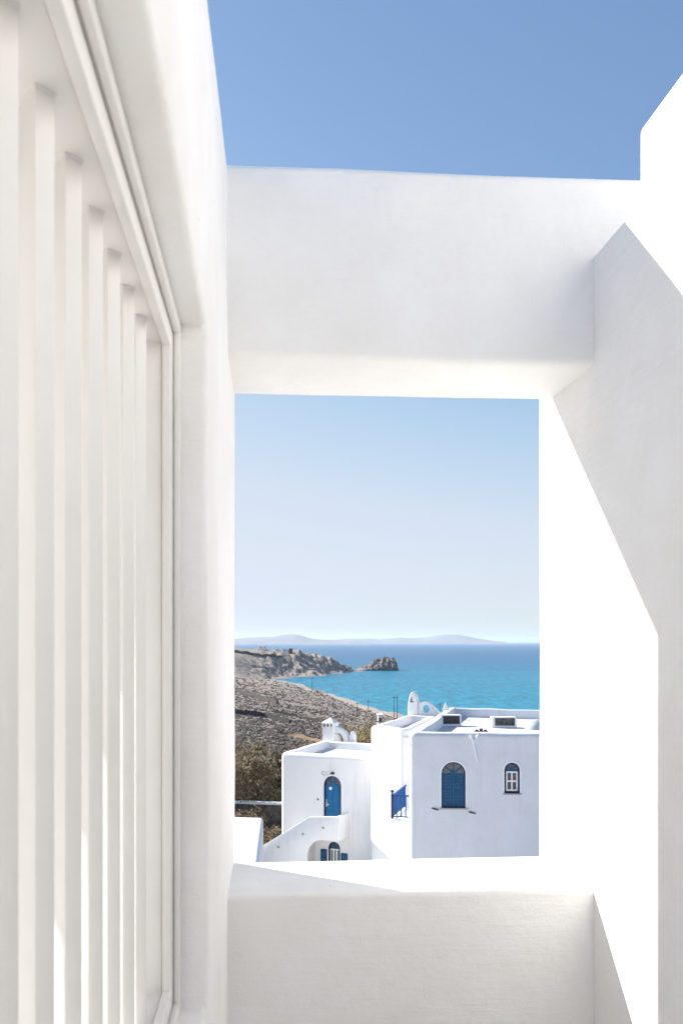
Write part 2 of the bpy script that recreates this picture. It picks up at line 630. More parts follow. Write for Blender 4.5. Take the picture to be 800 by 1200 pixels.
# ---------------- slatted window
win = empty('slatted_window', (-0.19, 1.0, Z - 0.655),
            'white window with upright square bars and stepped frame set deep in the left wall', 'window')
y0w, y1w = 0.25, 1.785
zt, zb = Z + 0.563, Z - 0.655


def rect_frame(x0, x1, inset, width, e=0.0):
    """rectangular frame lying in a YZ plane, x0..x1 in depth"""
    bm = bm_new()
    ya, yb2, za, zb2 = y0w + inset, y1w - inset, zb + inset, zt - inset
    w = width
    P = [(ya, za), (yb2, za), (yb2, zb2), (ya, zb2)]
    I = [(ya + w, za + w), (yb2 - w, za + w), (yb2 - w, zb2 - w), (ya + w, zb2 - w)]
    V = [[bm.verts.new((x, p[0], p[1])) for p in pts] for pts, x in ((P, x0), (P, x1), (I, x1), (I, x0))]
    for i in range(4):
        j = (i + 1) % 4
        for k in range(4):
            A, B = V[k], V[(k + 1) % 4]
            bm.faces.new((A[i], A[j], B[j], B[i]))
    bevel_sharp(bm, 0.0025, 2)
    return bm


link('outer_frame', rect_frame(-0.1588, -0.1475, 0.0015, 0.020), M['paint'], win, 40)
link('rebate', rect_frame(-0.1605, -0.1590, 0.0015, 0.0185), M['paint'], win, 40)
link('inner_frame', rect_frame(-0.1765, -0.1607, 0.0015, 0.0495), M['paint'], win, 40)
link('lining_board', rect_frame(-0.2780, -0.1768, 0.0015, 0.042), M['paint'], win, 40)
bm = bm_new()
box(bm, -0.2775, -0.262, 1.695, 1.7405, zb + 0.0437, zt - 0.0437)
link('sun_stop', bm, M['paint'], win)  # strip added behind the bars to keep sun off the sill corner
bt, bb = zt - 0.0435, zb + 0.0435
for k in range(-3, 7):
    ya = 0.814 + 0.130 * k            # nearest corner of the bar
    if ya < y0w + 0.06:
        continue
    xa = -0.2125 + (ya - 0.944) * 0.0150

    def bar_plan(g):
        return [(xa, ya - g), (xa + 0.0150 + g, ya + 0.0150), (xa - 0.0110, ya + 0.0560 + g), (xa - 0.0260 - g, ya + 0.0410)]
    bm = bm_new()
    prism_xy(bm, bar_plan(0), bb - 0.004, bt + 0.002)
    bevel_sharp(bm, 0.0016, 2)
    link('bar', bm, M['paint'], win, 40)
    bm = bm_new()                     # thin collar added at the bar top, standing in for contact shade
    prism_xy(bm, bar_plan(0.0012), bt - 0.004, bt + 0.002)
    link('shade_collar', bm, M['paint'], win, 40)

# the roof over the room behind the bars; daylight comes in past its far edge
bm = bm_new()
prism_xy(bm, [(-0.283, 0.0), (-0.283, 2.36), (-1.9, 1.80), (-1.9, 0.0)], Z + 0.50, Z + 0.62)
bevel_sharp(bm, 0.008, 2)
o = link('porch_roof', bm, M['plaster'], smooth=40)
tag(o, 'white porch roof slab just visible behind the window bars', 'roof')
bm = bm_new()
box(bm, -1.9, -1.78, -0.6, 1.79, FLOOR - 0.05, Z + 0.51)
o = link('porch_wall', bm, M['plaster'], smooth=40)
tag(o, 'white inner wall in shade behind the bars of the slatted window', 'wall')


# ================================================================== TERRAIN
COLS = {
    -1200: [(25, -13.2), (44, -13.2), (60, -8), (130, -8), (300, -8), (600, -6), (900, -2), (1300, 4), (1700, 2)],
    60:  [(25, -13.2), (44, -13.2), (50, -10.6), (70, -11.3), (90, -12), (130, -13.5), (200, -15.2), (300, -18), (450, -21.5), (600, -23.5), (833, -26), (1000, -22), (1150, -12), (1260, -6), (1350, -8), (1700, -30)],
    275: [(25, -13.2), (44, -13.2), (52, -11.8), (57, -11.0), (70, -11.8), (90, -12.5), (130, -14.5), (200, -17), (300, -20.5), (450, -24.5), (600, -27.5), (833, -30), (900, -31.5), (1000, -29), (1100, -20), (1200, -11), (1260, -8.3), (1350, -12), (1500, -30), (1700, -40.5)],
    318: [(25, -13.2), (44, -13.2), (52, -12.3), (57, -11.2), (70, -12.2), (90, -13), (130, -15), (200, -18), (300, -22), (450, -26.5), (600, -29.5), (815, -31.5), (880, -37), (930, -40.2), (1060, -40.3), (1090, -38), (1130, -32), (1180, -22), (1230, -13.5), (1270, -11), (1350, -18), (1450, -40.5), (1700, -40.5)],
    350: [(25, -13.2), (44, -13.2), (52, -13.2), (57, -12.4), (70, -12.6), (90, -13.4), (130, -15.6), (200, -19), (300, -23.5), (450, -28.5), (600, -31.8), (760, -33.8), (800, -36), (840, -40.5), (1110, -40.5), (1145, -39.5), (1180, -31), (1220, -21), (1260, -14), (1300, -13.5), (1380, -25), (1450, -40.5), (1700, -40.5)],
    385: [(25, -13.2), (44, -13.2), (50, -12.3), (57, -12.5), (70, -12.8), (90, -13.8), (130, -16.2), (200, -20), (300, -25), (450, -30.5), (600, -33.5), (650, -35.2), (700, -40.5), (1200, -40.6), (1235, -39.6), (1265, -28), (1300, -20.5), (1340, -24), (1400, -40.5), (1700, -40.5)],
    405: [(25, -13.2), (44, -13.2), (50, -12.4), (57, -12.6), (70, -12.9), (90, -14), (130, -16.5), (200, -20.7), (300, -26), (450, -31.8), (560, -34.4), (610, -36), (650, -40.5), (1270, -40.6), (1305, -39.6), (1320, -33), (1345, -29), (1370, -35), (1400, -40.6), (1700, -40.6)],
    414: [(25, -13.2), (44, -13.2), (50, -12.4), (57, -12.6), (70, -12.9), (90, -14), (130, -16.7), (200, -21), (300, -26.5), (450, -32.3), (545, -34.5), (590, -36.3), (630, -40.5), (1310, -40.7), (1340, -39), (1360, -37.5), (1390, -40.7), (1700, -40.7)],
    430: [(25, -13.2), (44, -13.2), (50, -12.5), (57, -12.6), (70, -13), (90, -14), (130, -17), (200, -21.5), (300, -27), (450, -33), (509, -34.3), (550, -36.5), (580, -40.5), (1700, -40.7)],
    462: [(25, -13.2), (44, -13.2), (50, -12.5), (57, -12.6), (70, -13), (90, -14.2), (130, -17.4), (200, -22.2), (300, -28.5), (400, -32.8), (465, -34.6), (500, -37), (530, -40.5), (1700, -40.7)],
    500: [(25, -13.2), (44, -13.2), (50, -12.5), (57, -12.6), (70, -13.2), (90, -14.8), (130, -18.5), (200, -24), (300, -30.5), (390, -34.2), (440, -36.5), (470, -40.5), (1700, -40.7)],
    600: [(25, -13.2), (44, -13.2), (50, -12.5), (57, -12.6), (70, -13.6), (90, -16), (130, -20.5), (200, -27), (300, -34), (360, -37), (400, -40.5), (1700, -40.7)],
    2000: [(25, -13.2), (44, -13.2), (50, -10), (70, -12), (130, -18), (200, -26), (300, -36), (340, -40.5), (1700, -40.7)],
}
_cols = sorted(COLS)


def _col(k, d):
    a = COLS[k]
    return float(np.interp(d, [q[0] for q in a], [q[1] for q in a]))


def zbase(px, d):
    px = min(max(px, _cols[0]), _cols[-1])
    for a, b in zip(_cols, _cols[1:]):
        if px <= b:
            t = (px - a) / (b - a)
            return _col(a, d) * (1 - t) + _col(b, d) * t


def zterr(px, d):
    """height of the ground relative to the eye"""
    z = zbase(px, d)
    p = at(px, 752, d)
    q = Vector((p.x, p.y, 0.3))
    amp = min(1.0, max(0.0, (d - 60) / 120.0))
    up = min(1.0, max(0.0, (z + 40.0) / 4.0))
    z += up * amp * (noise.fractal(q * 0.02, 1.0, 2.1, 4) * 1.1 + noise.fractal(q * 0.16, 0.9, 2.1, 4) * 0.45)
    if d > 940:                          # crags of the headland
        r = noise.ridged_multi_fractal(q * 0.022, 0.9, 2.2, 5, 1.0, 2.0)
        st = min(1.0, max(0.0, (px - 285) / 50.0))
        st2 = min(1.0, max(0.0, (z + 40.2) / 3.0))
        z += ((r - 1.3) * 3.6 + 3.0 * noise.fractal(Vector((q.x * 0.17 + q.y * 0.05, q.y * 0.05, 0)), 0.7, 2.2, 5)) * (0.18 + 0.82 * st) * st2
    return max(z, -40.75)


pxs = list(np.arange(-1200, 180, 60)) + list(np.arange(180, 262, 8)) + list(np.arange(262, 545, 1.25)) + list(np.arange(545, 760, 8)) + list(np.arange(760, 2001, 62))
ds = [25.0]
while ds[-1] < 1700:
    ds.append(ds[-1] * (1.0105 if ds[-1] < 900 else 1.0034))
PX = len(pxs)
ver = []
for d in ds:
    for px in pxs:
        p = at(px, 752, d)
        ver.append((p.x, p.y, EYE + zterr(px, d)))
fac = []
for i in range(len(ds) - 1):
    for j in range(PX - 1):
        a = i * PX + j
        fac.append((a, a + 1, a + PX + 1, a + PX))
me = bpy.data.meshes.new('hillside')
me.from_pydata(ver, [], fac)
me.polygons.foreach_set('use_smooth', [True] * len(me.polygons))
o = link_me('hillside', me, M['hill'])
tag(o, kind='structure')

# ground around and below the terrace, behind the camera
bm = bm_new()
n = 24
g = [[bm.verts.new((-260 + 520 * i / n, -280 + 316 * j / n, Z - 13.3 - 0.4 * noise.noise(Vector((i * .7, j * .7, 0))))) for j in range(n + 1)] for i in range(n + 1)]
for i in range(n):
    for j in range(n):
        bm.faces.new((g[i][j], g[i + 1][j], g[i + 1][j + 1], g[i][j + 1]))
o = link('ground', bm, M['hill'], smooth=60)
tag(o, kind='structure')

# sea
bm = bm_new()
vs = [bm.verts.new(p) for p in ((-42000, -330, 0), (42000, -330, 0), (42000, 42000, 0), (-42000, 42000, 0))]
bm.faces.new(vs)
o = link('sea', bm, M['sea'])
tag(o, kind='structure')


def strip_on_ground(name, path, w, lift, m, kind='structure', sub=10):
    """ribbon draped over the terrain; path = (px, d)"""
    pts = []
    for (a, b) in zip(path, path[1:]):
        for i in range(sub):
            t = i / sub
            pts.append((a[0] + (b[0] - a[0]) * t, a[1] + (b[1] - a[1]) * t))
    pts.append(path[-1])
    P = [at(px, 752, d) for px, d in pts]
    bm = bm_new()
    prev = None
    for i, (px, d) in enumerate(pts):
        t = (P[min(i + 1, len(P) - 1)] - P[max(i - 1, 0)]); t.z = 0
        t.normalize()
        nn = Vector((-t.y, t.x, 0))
        row = []
        zc = EYE + zterr(px, d) + lift
        for s in (-1, -0.5, 0, 0.5, 1):
            q = P[i] + nn * (w / 2 * s)
            row.append(bm.verts.new((q.x, q.y, zc)))
        # skirts so that the roadbed has thickness
        lo = [bm.verts.new((row[0].co.x, row[0].co.y, zc - 1.2)), bm.verts.new((row[-1].co.x, row[-1].co.y, zc - 1.2))]
        full = [lo[0]] + row + [lo[1]]
        if prev:
            for k in range(len(full) - 1):
                bm.faces.new((prev[k], prev[k + 1], full[k + 1], full[k]))
        prev = full
    o = link(name, bm, m, smooth=50)
    if kind:
        tag(o, kind=kind)
    return o


strip_on_ground('coast_road', [(200, 845), (275, 835), (300, 825), (320, 806), (350, 757), (370, 690), (388, 635), (405, 572), (420, 530), (434, 498), (450, 472), (466, 452), (490, 425)], 5.5, 0.9, M['road'])
strip_on_ground('footpath', [(346, 196), (362, 190), (378, 182), (398, 172), (420, 165)], 3.2, 0.35, mat('ochre_path', (0.36, 0.24, 0.14), 0.95, 0.05, vary=0.3, vscale=0.4))


# low dry stone walls across the slope
def field_wall(path, h, label):
    pts = []
    for (a, b) in zip(path, path[1:]):
        for i in range(14):
            t = i / 14
            pts.append((a[0] + (b[0] - a[0]) * t, a[1] + (b[1] - a[1]) * t))
    pts.append(path[-1])
    P = [at(px, 752, d) for px, d in pts]
    bm = bm_new()
    prev = None
    for i, (px, d) in enumerate(pts):
        t = (P[min(i + 1, len(P) - 1)] - P[max(i - 1, 0)]); t.z = 0
        t.normalize()
        nn = Vector((-t.y, t.x, 0))
        z = EYE + zterr(px, d)
        hh = h * rnd.uniform(0.75, 1.2)
        w = 0.35
        ring = [bm.verts.new(P[i] + nn * (s * w * f) + Vector((0, 0, z - EYE + zz))) for s, f, zz in ((-1, 1.3, -0.6), (-1, 1, hh), (1, 1, hh), (1, 1.3, -0.6))]
        if prev:
            for k in range(4):
                bm.faces.new((prev[k], prev[(k + 1) % 4], ring[(k + 1) % 4], ring[k]))
        else:
            bm.faces.new(ring)
        prev = ring
    bm.faces.new(prev)
    o = link('field_wall', bm, M['stonewall'], smooth=30)
    tag(o, label, 'stone wall', 'dry stone walls on the slope')


field_wall([(245, 530), (275, 510), (300, 455), (325, 400)], 2.0, 'long dark dry stone wall halfway up the scrub slope at the left')
field_wall([(240, 262), (275, 258), (310, 262), (340, 250)], 1.2, 'low stone wall across the slope above the brown tree')
field_wall([(322, 300), (350, 292), (380, 280), (405, 262)], 1.2, 'low stone wall crossing the slope behind the small square chimney')
field_wall([(240, 1190), (290, 1186), (330, 1205)], 3.2, 'straight dark wall along the headland below its ridge')


# scrub and stones: uncountable cover, scattered over the visible slope
def scatter(name, count, size, flat, m, seed, dmin, dmax, pxr, dark=False):
    rs = np.random.RandomState(seed)
    base = np.array([(0, 0, 1.0)] + [(math.cos(a), math.sin(a), 0.62) for a in np.linspace(0, 2 * math.pi, 6)[:-1]]
                    + [(1.25 * math.cos(a + .6), 1.25 * math.sin(a + .6), -0.2) for a in np.linspace(0, 2 * math.pi, 6)[:-1]])
    tri = [(0, 1 + i, 1 + (i + 1) % 5) for i in range(5)]
    tri += [(1 + i, 6 + i, 1 + (i + 1) % 5) for i in range(5)] + [(1 + (i + 1) % 5, 6 + i, 6 + (i + 1) % 5) for i in range(5)]
    tri = np.array(tri)
    Vs, Fs = [], []
    k = 0
    for _ in range(count):
        # spread so that near and far ground are both covered
        d = 1.0 / rs.uniform(1.0 / dmax, 1.0 / dmin)
        px = rs.uniform(*pxr) if rs.rand() < 0.72 else rs.uniform(-420, pxr[0])
        z = zterr(px, d)
        if z < -38.6:
            continue
        p = at(px, 752, d)
        cl = noise.noise(Vector((p.x * 0.03, p.y * 0.03, seed)))
        if cl < -0.28 and rs.rand() < 0.75:
            continue
        s = size * rs.uniform(0.45, 1.5) * (0.55 + min(d, 900) / 420.0)
        v = base * (1 + rs.uniform(-0.32, 0.32, base.shape))
        a = rs.uniform(0, 6.28)
        c, sn = math.cos(a), math.sin(a)
        sxy = s * rs.uniform(0.8, 1.4)
        x = (v[:, 0] * c - v[:, 1] * sn) * sxy + p.x
        y = (v[:, 0] * sn + v[:, 1] * c) * sxy + p.y
        zz = v[:, 2] * s * flat * rs.uniform(0.7, 1.3) + EYE + z
        Vs.append(np.stack([x, y, zz], 1))
        Fs.append(tri + k)
        k += len(base)
    V = np.concatenate(Vs); Fa = np.concatenate(Fs)
    me = bpy.data.meshes.new(name)
    me.from_pydata(V.tolist(), [], Fa.tolist())
    o = link_me(name, me, m)
    tag(o, kind='stuff')
    return o


o = scatter('scrub', 70000, 0.25, 0.75, M['scrub'], 3, 62, 860, (225, 545))
tag(o, 'low dark heathery scrub covering the slope down to the coast road', 'scrub')
o = scatter('field_stones', 48000, 0.15, 0.7, M['rocks'], 5, 62, 860, (225, 545))
tag(o, 'pale loose stones strewn between the scrub', 'stones')


# rocky islet
def islet():
    bm = bm_new()
    nu, nv = 96, 44
    prof = [(415, 0), (420, 2.5), (426, 5), (432, 8), (437, 11.5), (444, 13.5), (452, 16.5), (460, 16.5), (463.5, 12.5), (465.5, 6), (467, 0)]
    rows = []
    for i in range(nu + 1):
        px = 413 + (469 - 413) * i / nu
        row = []
        for j in range(nv + 1):
            d = 1368 + 62.0 * j / nv
            t = (j / nv - 0.45) / 0.5
            p = at(px, 752, d)
            q = Vector((p.x, p.y, 0))
            h = float(np.interp(px, [a[0] for a in prof], [a[1] for a in prof])) * max(0.0, 1 - abs(t) ** 2.2)
            r = noise.ridged_multi_fractal(q * 0.045, 0.9, 2.2, 5, 1.0, 2.0) - 1.2
            h = h + (r * 2.6 + 4.6 * noise.fractal(Vector((q.x * 0.2 + q.y * 0.06, q.y * 0.09, 2)), 0.7, 2.2, 5)) * min(1.0, h / 6.0)
            row.append(bm.verts.new((p.x, p.y, max(h, 0) - 0.5)))
        rows.append(row)
    for i in range(nu):
        for j in range(nv):
            bm.faces.new((rows[i][j], rows[i + 1][j], rows[i + 1][j + 1], rows[i][j + 1]))
    return bm


o = link('islet', islet(), M['rock'], smooth=35)
tag(o, kind='structure')


# far islands on the horizon
def far_island(prof, D, depth):
    bm = bm_new()
    x0, x1 = prof[0][0], prof[-1][0]
    nu, nv = 110, 14
    rows = []
    for i in range(nu + 1):
        px = x0 + (x1 - x0) * i / nu
        yy = float(np.interp(px, [a[0] for a in prof], [a[1] for a in prof]))
        h = (752 - yy) / F * D + EYE
        row = []
        for j in range(nv + 1):
            t = j / nv * 2 - 1
            p = at(px, 752, D + depth * t)
            q = Vector((p.x, p.y, 0))
            hh = h * (1 - abs(t) ** 1.5) * (0.92 + 0.16 * noise.fractal(q * 0.0012, 1.0, 2.0, 4))
            row.append(bm.verts.new((p.x, p.y, max(hh, 0) - 0.4)))
        rows.append(row)
    for i in range(nu):
        for j in range(nv):
            bm.faces.new((rows[i][j], rows[i + 1][j], rows[i + 1][j + 1], rows[i][j + 1]))
    o = link('far_island', bm, M['far'], smooth=60)
    tag(o, kind='structure')


far_island([(150, 755.2), (220, 750), (276, 748), (292, 746.2), (305, 745.4), (318, 745.8), (330, 743.6), (345, 742.6), (354, 744), (364, 747.5), (378, 749), (395, 749.3), (415, 750.2), (432, 752), (440, 755)], 15500, 1500)
far_island([(372, 755), (385, 750), (402, 748.3), (430, 747.6), (445, 749.2), (458, 747.8), (470, 746.8), (484, 747.8), (498, 746.6), (510, 744), (522, 742.6), (535, 742.8), (547, 745), (560, 748), (575, 750.3), (590, 752), (600, 755)], 18500, 1700)


# ================================================================== HOUSES
def rounded_loop(plan, inset, rad, z, wob=0.0, n=5, sub=7):
    """plan polygon moved inward by inset, corners filleted, sides subdivided"""
    P = [Vector((p[0], p[1])) for p in plan]
    if sum(P[i].x * P[(i + 1) % len(P)].y - P[(i + 1) % len(P)].x * P[i].y for i in range(len(P))) < 0:
        P.reverse()
    m = len(P)
    lines = []
    for i in range(m):
        d = (P[(i + 1) % m] - P[i]).normalized()
        nn = Vector((-d.y, d.x))
        lines.append((P[i] + nn * inset, d))
    Q = []
    for i in range(m):
        (p1, d1), (p2, d2) = lines[i - 1], lines[i]
        den = d1.x * d2.y - d1.y * d2.x
        t = ((p2.x - p1.x) * d2.y - (p2.y - p1.y) * d2.x) / den
        Q.append(p1 + d1 * t)
    arcs = []
    for i in range(m):
        d1, d2 = lines[i - 1][1], lines[i][1]
        th_ = math.acos(max(-1, min(1, d1.dot(d2))))
        tl = rad * math.tan(th_ / 2)
        a_, b_ = Q[i] - d1 * tl, Q[i] + d2 * tl
        c_ = a_ + Vector((-d1.y, d1.x)) * rad
        arc = []
        for k in range(n + 1):
            an = th_ * k / n
            v = a_ - c_
            arc.append(c_ + Vector((v.x * math.cos(an) - v.y * math.sin(an), v.x * math.sin(an) + v.y * math.cos(an))))
        arcs.append(arc)
    out = []
    for i in range(m):
        out += arcs[i]
        e0, e1 = arcs[i][-1], arcs[(i + 1) % m][0]
        for k in range(1, sub):
            out.append(e0.lerp(e1, k / sub))
    return [Vector((p.x, p.y, z + wob * noise.noise(Vector((p.x * 0.8, p.y * 0.8, 7.0))))) for p in out]


def house_shell(plan, z0, z1, par=0.38, drop=0.62, bev=0.13, cutters=None, rad=0.32, wob=0.05):
    bm = bm_new()
    prof = [(0, z0, 0), (0, z1 - bev, wob)]
    for k in range(1, 6):
        t = math.pi / 2 * k / 5
        prof.append((bev * (1 - math.cos(t)), z1 - bev + bev * math.sin(t), wob))
    b2 = 0.08
    for k in range(0, 4):
        t = math.pi / 2 * k / 3
        prof.append((par - b2 + b2 * math.sin(t), z1 - b2 * (1 - math.cos(t)), wob))
    prof.append((par, z1 - drop, 0))
    loops = [[bm.verts.new(p) for p in rounded_loop(plan, e, max(rad - e, 0.02), z, w_)] for e, z, w_ in prof]
    for A, B in zip(loops, loops[1:]):
        for i in range(len(A)):
            j = (i + 1) % len(A)
            bm.faces.new((A[i], A[j], B[j], B[i]))
    bm.faces.new(loops[0][::-1])
    bm.faces.new(loops[-1])
    if cutters:
        me = boolean_cut(bm, cutters)
        bm = bmesh.new()
        bm.from_mesh(me)
    return bm


def xy(px, d):
    p = at(px, 752, d)
    return (p.x, p.y)


def arched_window(face, parent, uc, v0, w, h, name, kind, depth=0.16):
    """white trim, navy frame, fanlight with spokes; then sash / shutters"""
    bm = bm_new()
    face.strip(bm, arch_path(uc, v0, w + 0.13, h + 0.065), arch_path(uc, v0, w, h), -0.02, 0.022)
    t = link('trim', bm, M['trim'], parent, 40)
    bm = bm_new()
    fw = 0.055 if w > 0.8 else 0.075
    face.strip(bm, arch_path(uc, v0, w - 0.004, h - 0.002), arch_path(uc, v0, w - 2 * fw, h - fw), -depth, -0.035)
    face.rect(bm, uc - w / 2 + fw, uc + w / 2 - fw, v0, v0 + fw, -depth, -0.037)
    win = link(name, bm, M['navy'], parent, 40)
    r = w / 2 - fw
    vs = v0 + h - w / 2            # springing
    bm = bm_new()
    face.slab(bm, [(uc + r * math.cos(math.pi * i / 12), vs + r * math.sin(math.pi * i / 12)) for i in range(13)], -depth + 0.01, -depth + 0.03)
    link('fanlight', bm, M['fanglass'], win, None)
    bm = bm_new()
    s = 0.028
    for a in (40, 90, 140):
        c, sn = math.cos(R(a)), math.sin(R(a))
        q = [(uc + c * r * .25 - sn * s, vs + sn * r * .25 + c * s), (uc + c * r * .25 + sn * s, vs + sn * r * .25 - c * s),
             (uc + c * r * 1.0 + sn * s, vs + sn * r * 1.0 - c * s), (uc + c * r * 1.0 - sn * s, vs + sn * r * 1.0 + c * s)]
        face.slab(bm, q, -depth + 0.031, -depth + 0.07)
    face.slab(bm, [(uc + r * .32 * math.cos(math.pi * i / 8), vs + r * .32 * math.sin(math.pi * i / 8)) for i in range(9)], -depth + 0.031, -depth + 0.078)
    face.rect(bm, uc - r, uc + r, vs - 0.05, vs - 0.001, -depth + 0.012, -depth + 0.074)
    link('fanlight_bars', bm, M['blue2' if kind != 'door' else 'blue'], win, None)
    return win, r, vs, fw


def louvre_leaf(face, parent, u0, u1, v0, v1, d, m):
    bm = bm_new()
    f = 0.05
    for a in ((u0, u0 + f, v0, v1), (u1 - f, u1, v0, v1), (u0 + f, u1 - f, v0, v0 + f), (u0 + f, u1 - f, v1 - f, v1),
              (u0 + f, u1 - f, (v0 + v1) / 2 - f / 2, (v0 + v1) / 2 + f / 2)):
        face.rect(bm, *a, d, d + 0.045)
    n = max(4, int((v1 - v0) / 0.065))
    for i in range(n):
        va = v0 + f + (v1 - v0 - 2 * f) * i / n
        vb = va + (v1 - v0 - 2 * f) / n * 0.8
        face.slab(bm, [(u0 + f, va), (u1 - f, va), (u1 - f, vb), (u0 + f, vb)], d + 0.006, d + 0.022)
    return link('shutter', bm, m, parent, None)


# ---------------------------------------------------- the big house on the right
zt2 = Z - 3.93
A2, B2 = xy(478, 43.0), xy(695, 42.5)
D2, C2 = xy(524, 59.4), xy(695, 56.2)
f2 = Face(A2, B2)
plan2 = [A2, B2, C2, D2]
h2 = empty('white_house', (A2[0] + 4, A2[1] + 6, Z - 12.7), 'large flat roofed white house with a wide blue shuttered window and a tiny arched window', 'house')
u0, v0 = f2.hit(517, 947); u1, v1 = f2.hit(545.3, 893.3)
wA = ((u0 + u1) / 2, v0, u1 - u0, v1 - v0)
u0, v0 = f2.hit(590.7, 930); u1, v1 = f2.hit(608.8, 894)
wB = ((u0 + u1) / 2, v0, u1 - u0, v1 - v0)
cut = []
for w_ in (wA, wB):
    cb = bm_new(); f2.slab(cb, arch(*w_), -0.17, 0.6); cut.append(cb)
WALL2 = link('wall', house_shell(plan2, Z - 13.2, zt2, 0.52, 0.52, 0.22, cut), M['house2'], h2, 35)
win2, r, vs, fw = arched_window(f2, h2, *wA, 'window', 'shutter')
win2['label'] = 'wide arched window closed by two deep blue louvred shutters'
for s in (0, 1):
    ua = wA[0] - r if s == 0 else wA[0] + 0.006
    ub = wA[0] - 0.006 if s == 0 else wA[0] + r
    louvre_leaf(f2, win2, ua, ub, wA[1] + fw, vs - 0.05, -0.115, M['blue2'])
bm = bm_new(); f2.rect(bm, wA[0] - wA[2] / 2 - 0.08, wA[0] + wA[2] / 2 + 0.08, wA[1] - 0.06, wA[1] + 0.0, -0.03, 0.09)
link('sill', bm, M['sill'], win2)
for s in (-1, 1):                     # iron shutter catches on the wall
    bm = bm_new()
    uc = wA[0] + s * (wA[2] / 2 + 0.27)
    vv = wA[1] - (0.06 if s < 0 else 0.20)
    f2.slab(bm, [(uc - 0.15, vv + 0.03), (uc - 0.05, vv - 0.01), (uc + 0.15, vv - 0.05), (uc + 0.15, vv + 0.0), (uc, vv + 0.04), (uc - 0.1, vv + 0.07)], -0.01, 0.05)
    link('shutter_catch', bm, M['lampiron'], h2)

winB, r, vs, fw = arched_window(f2, h2, *wB, 'window', 'sash')
winB['label'] = 'tiny arched window with a white four pane sash'
ua, ub, va, vb = wB[0] - r + 0.005, wB[0] + r - 0.005, wB[1] + fw + 0.02, vs - 0.06
bm = bm_new()
f2.rect(bm, ua + 0.02, ub - 0.02, va + 0.02, vb - 0.02, -0.14, -0.125)
link('pane', bm, M['glass'], winB)
bm = bm_new()
t = 0.062
um, vm_ = (ua + ub) / 2, (va + vb) / 2
for a in ((ua, ua + t, va, vb), (ub - t, ub, va, vb), (ua + t, ub - t, va, va + t), (ua + t, ub - t, vb - t, vb),
          (um - t / 2, um + t / 2, va + t, vb - t), (ua + t, um - t / 2, vm_ - t / 2, vm_ + t / 2), (um + t / 2, ub - t, vm_ - t / 2, vm_ + t / 2)):
    f2.rect(bm, *a, -0.122, -0.075)
link('sash', bm, M['trim'], winB)
bm = bm_new(); f2.rect(bm, wB[0] - wB[2] / 2 - 0.07, wB[0] + wB[2] / 2 + 0.07, wB[1] - 0.05, wB[1], -0.03, 0.08)
link('sill', bm, M['sill'], winB)

# rain spout and its streak of limewash on the face
bm = bm_new()
ua, va = f2.hit(553.5, 866); ub, vb = f2.hit(559, 893)
tube(bm, f2.p(ua, va, 0.05), f2.p(ub, vb, 0.05), 0.045, 0.045, 8)
uc, vc = f2.hit(551, 861)
tube(bm, f2.p(uc, vc, 0.02), f2.p(ua + 0.02, va - 0.1, 0.07), 0.06, 0.05, 8)
uc, vc = f2.hit(560, 861)
tube(bm, f2.p(uc, vc, 0.02), f2.p(ua + 0.04, va - 0.2, 0.07), 0.045, 0.04, 8)
link('rain_spout', bm, M['trim'], h2, 40)


# boxes standing on the roof
def roof_box(px0, px1, ytop, d, label, m):
    zr = zt2 - 0.513
    p0, p1 = at(px0, ytop, d), at(px1, ytop, d)
    fb = Face((p0.x, p0.y), (p1.x, p1.y))
    W = (Vector((p1.x, p1.y)) - Vector((p0.x, p0.y))).length
    root = empty('roof_unit', (p0.x, p0.y, zr), label, 'roof unit', 'boxy units on the big house roof')
    bm = bm_new()
    fb.rect(bm, 0, W, zr + 0.001, p0.z, -0.55, 0)
    bevel_sharp(bm, 0.02, 2)
    link('casing', bm, M['trim'], root, 40)
    bm = bm_new()
    a, b, c, e = 0.16, W - 0.09, zr + 0.12, p0.z - 0.06
    fb.rect(bm, a, b, c, e, 0.002, 0.015)
    g = link('grille', bm, m, root)
    bm = bm_new()
    n = 7
    for i in range(n):
        vv = c + (e - c) * (i + 0.5) / n
        fb.rect(bm, a + 0.02, b - 0.02, vv - 0.012, vv + 0.012, 0.016, 0.03)
    link('slat', bm, M['lampiron'], g)


roof_box(514.5, 540.5, 838.0, 52.2, 'boxy white roof unit with plain grey grille near the left parapet', M['grille'])
roof_box(576.0, 605.0, 840.4, 51.2, 'boxy white roof unit with mottled grey grille in the middle of the roof', mat('mottled_grille', (0.32, 0.31, 0.30), 0.6, 0.3, color2=(0.06, 0.055, 0.05), vscale=5))
bm = bm_new()
pc = at(629, 846, 50.5)
zr = zt2 - 0.513
for i, (rr, hh) in enumerate(((0.45, 0.0), (0.42, 0.3), (0.12, 0.52))):
    pass
ringp = None
for rr, hh in ((0.62, 0.0), (0.58, 0.18), (0.30, 0.42), (0.10, 0.5)):
    ring = [bm.verts.new((pc.x + rr * math.cos(2 * math.pi * i / 14), pc.y + rr * math.sin(2 * math.pi * i / 14), zr + 0.001 + hh)) for i in range(14)]
    if ringp:
        for i in range(14):
            bm.faces.new((ringp[i], ringp[(i + 1) % 14], ring[(i + 1) % 14], ring[i]))
    else:
        bm.faces.new(ring)
    ringp = ring
bm.faces.new(ringp)
o = link('roof_vent', bm, M['cap'], smooth=40)
tag(o, 'low grey domed roof vent at the right edge of the big roof', 'roof vent')
bm = bm_new()
for k in range(3):
    p = at(557 + 5 * k, 850, 47.5)
    box(bm, p.x, p.x + 0.14, p.y, p.y + 0.1, zr + 0.002, zr + 0.23 + 0.06 * (k % 2))
p = at(556, 850, 47.5)
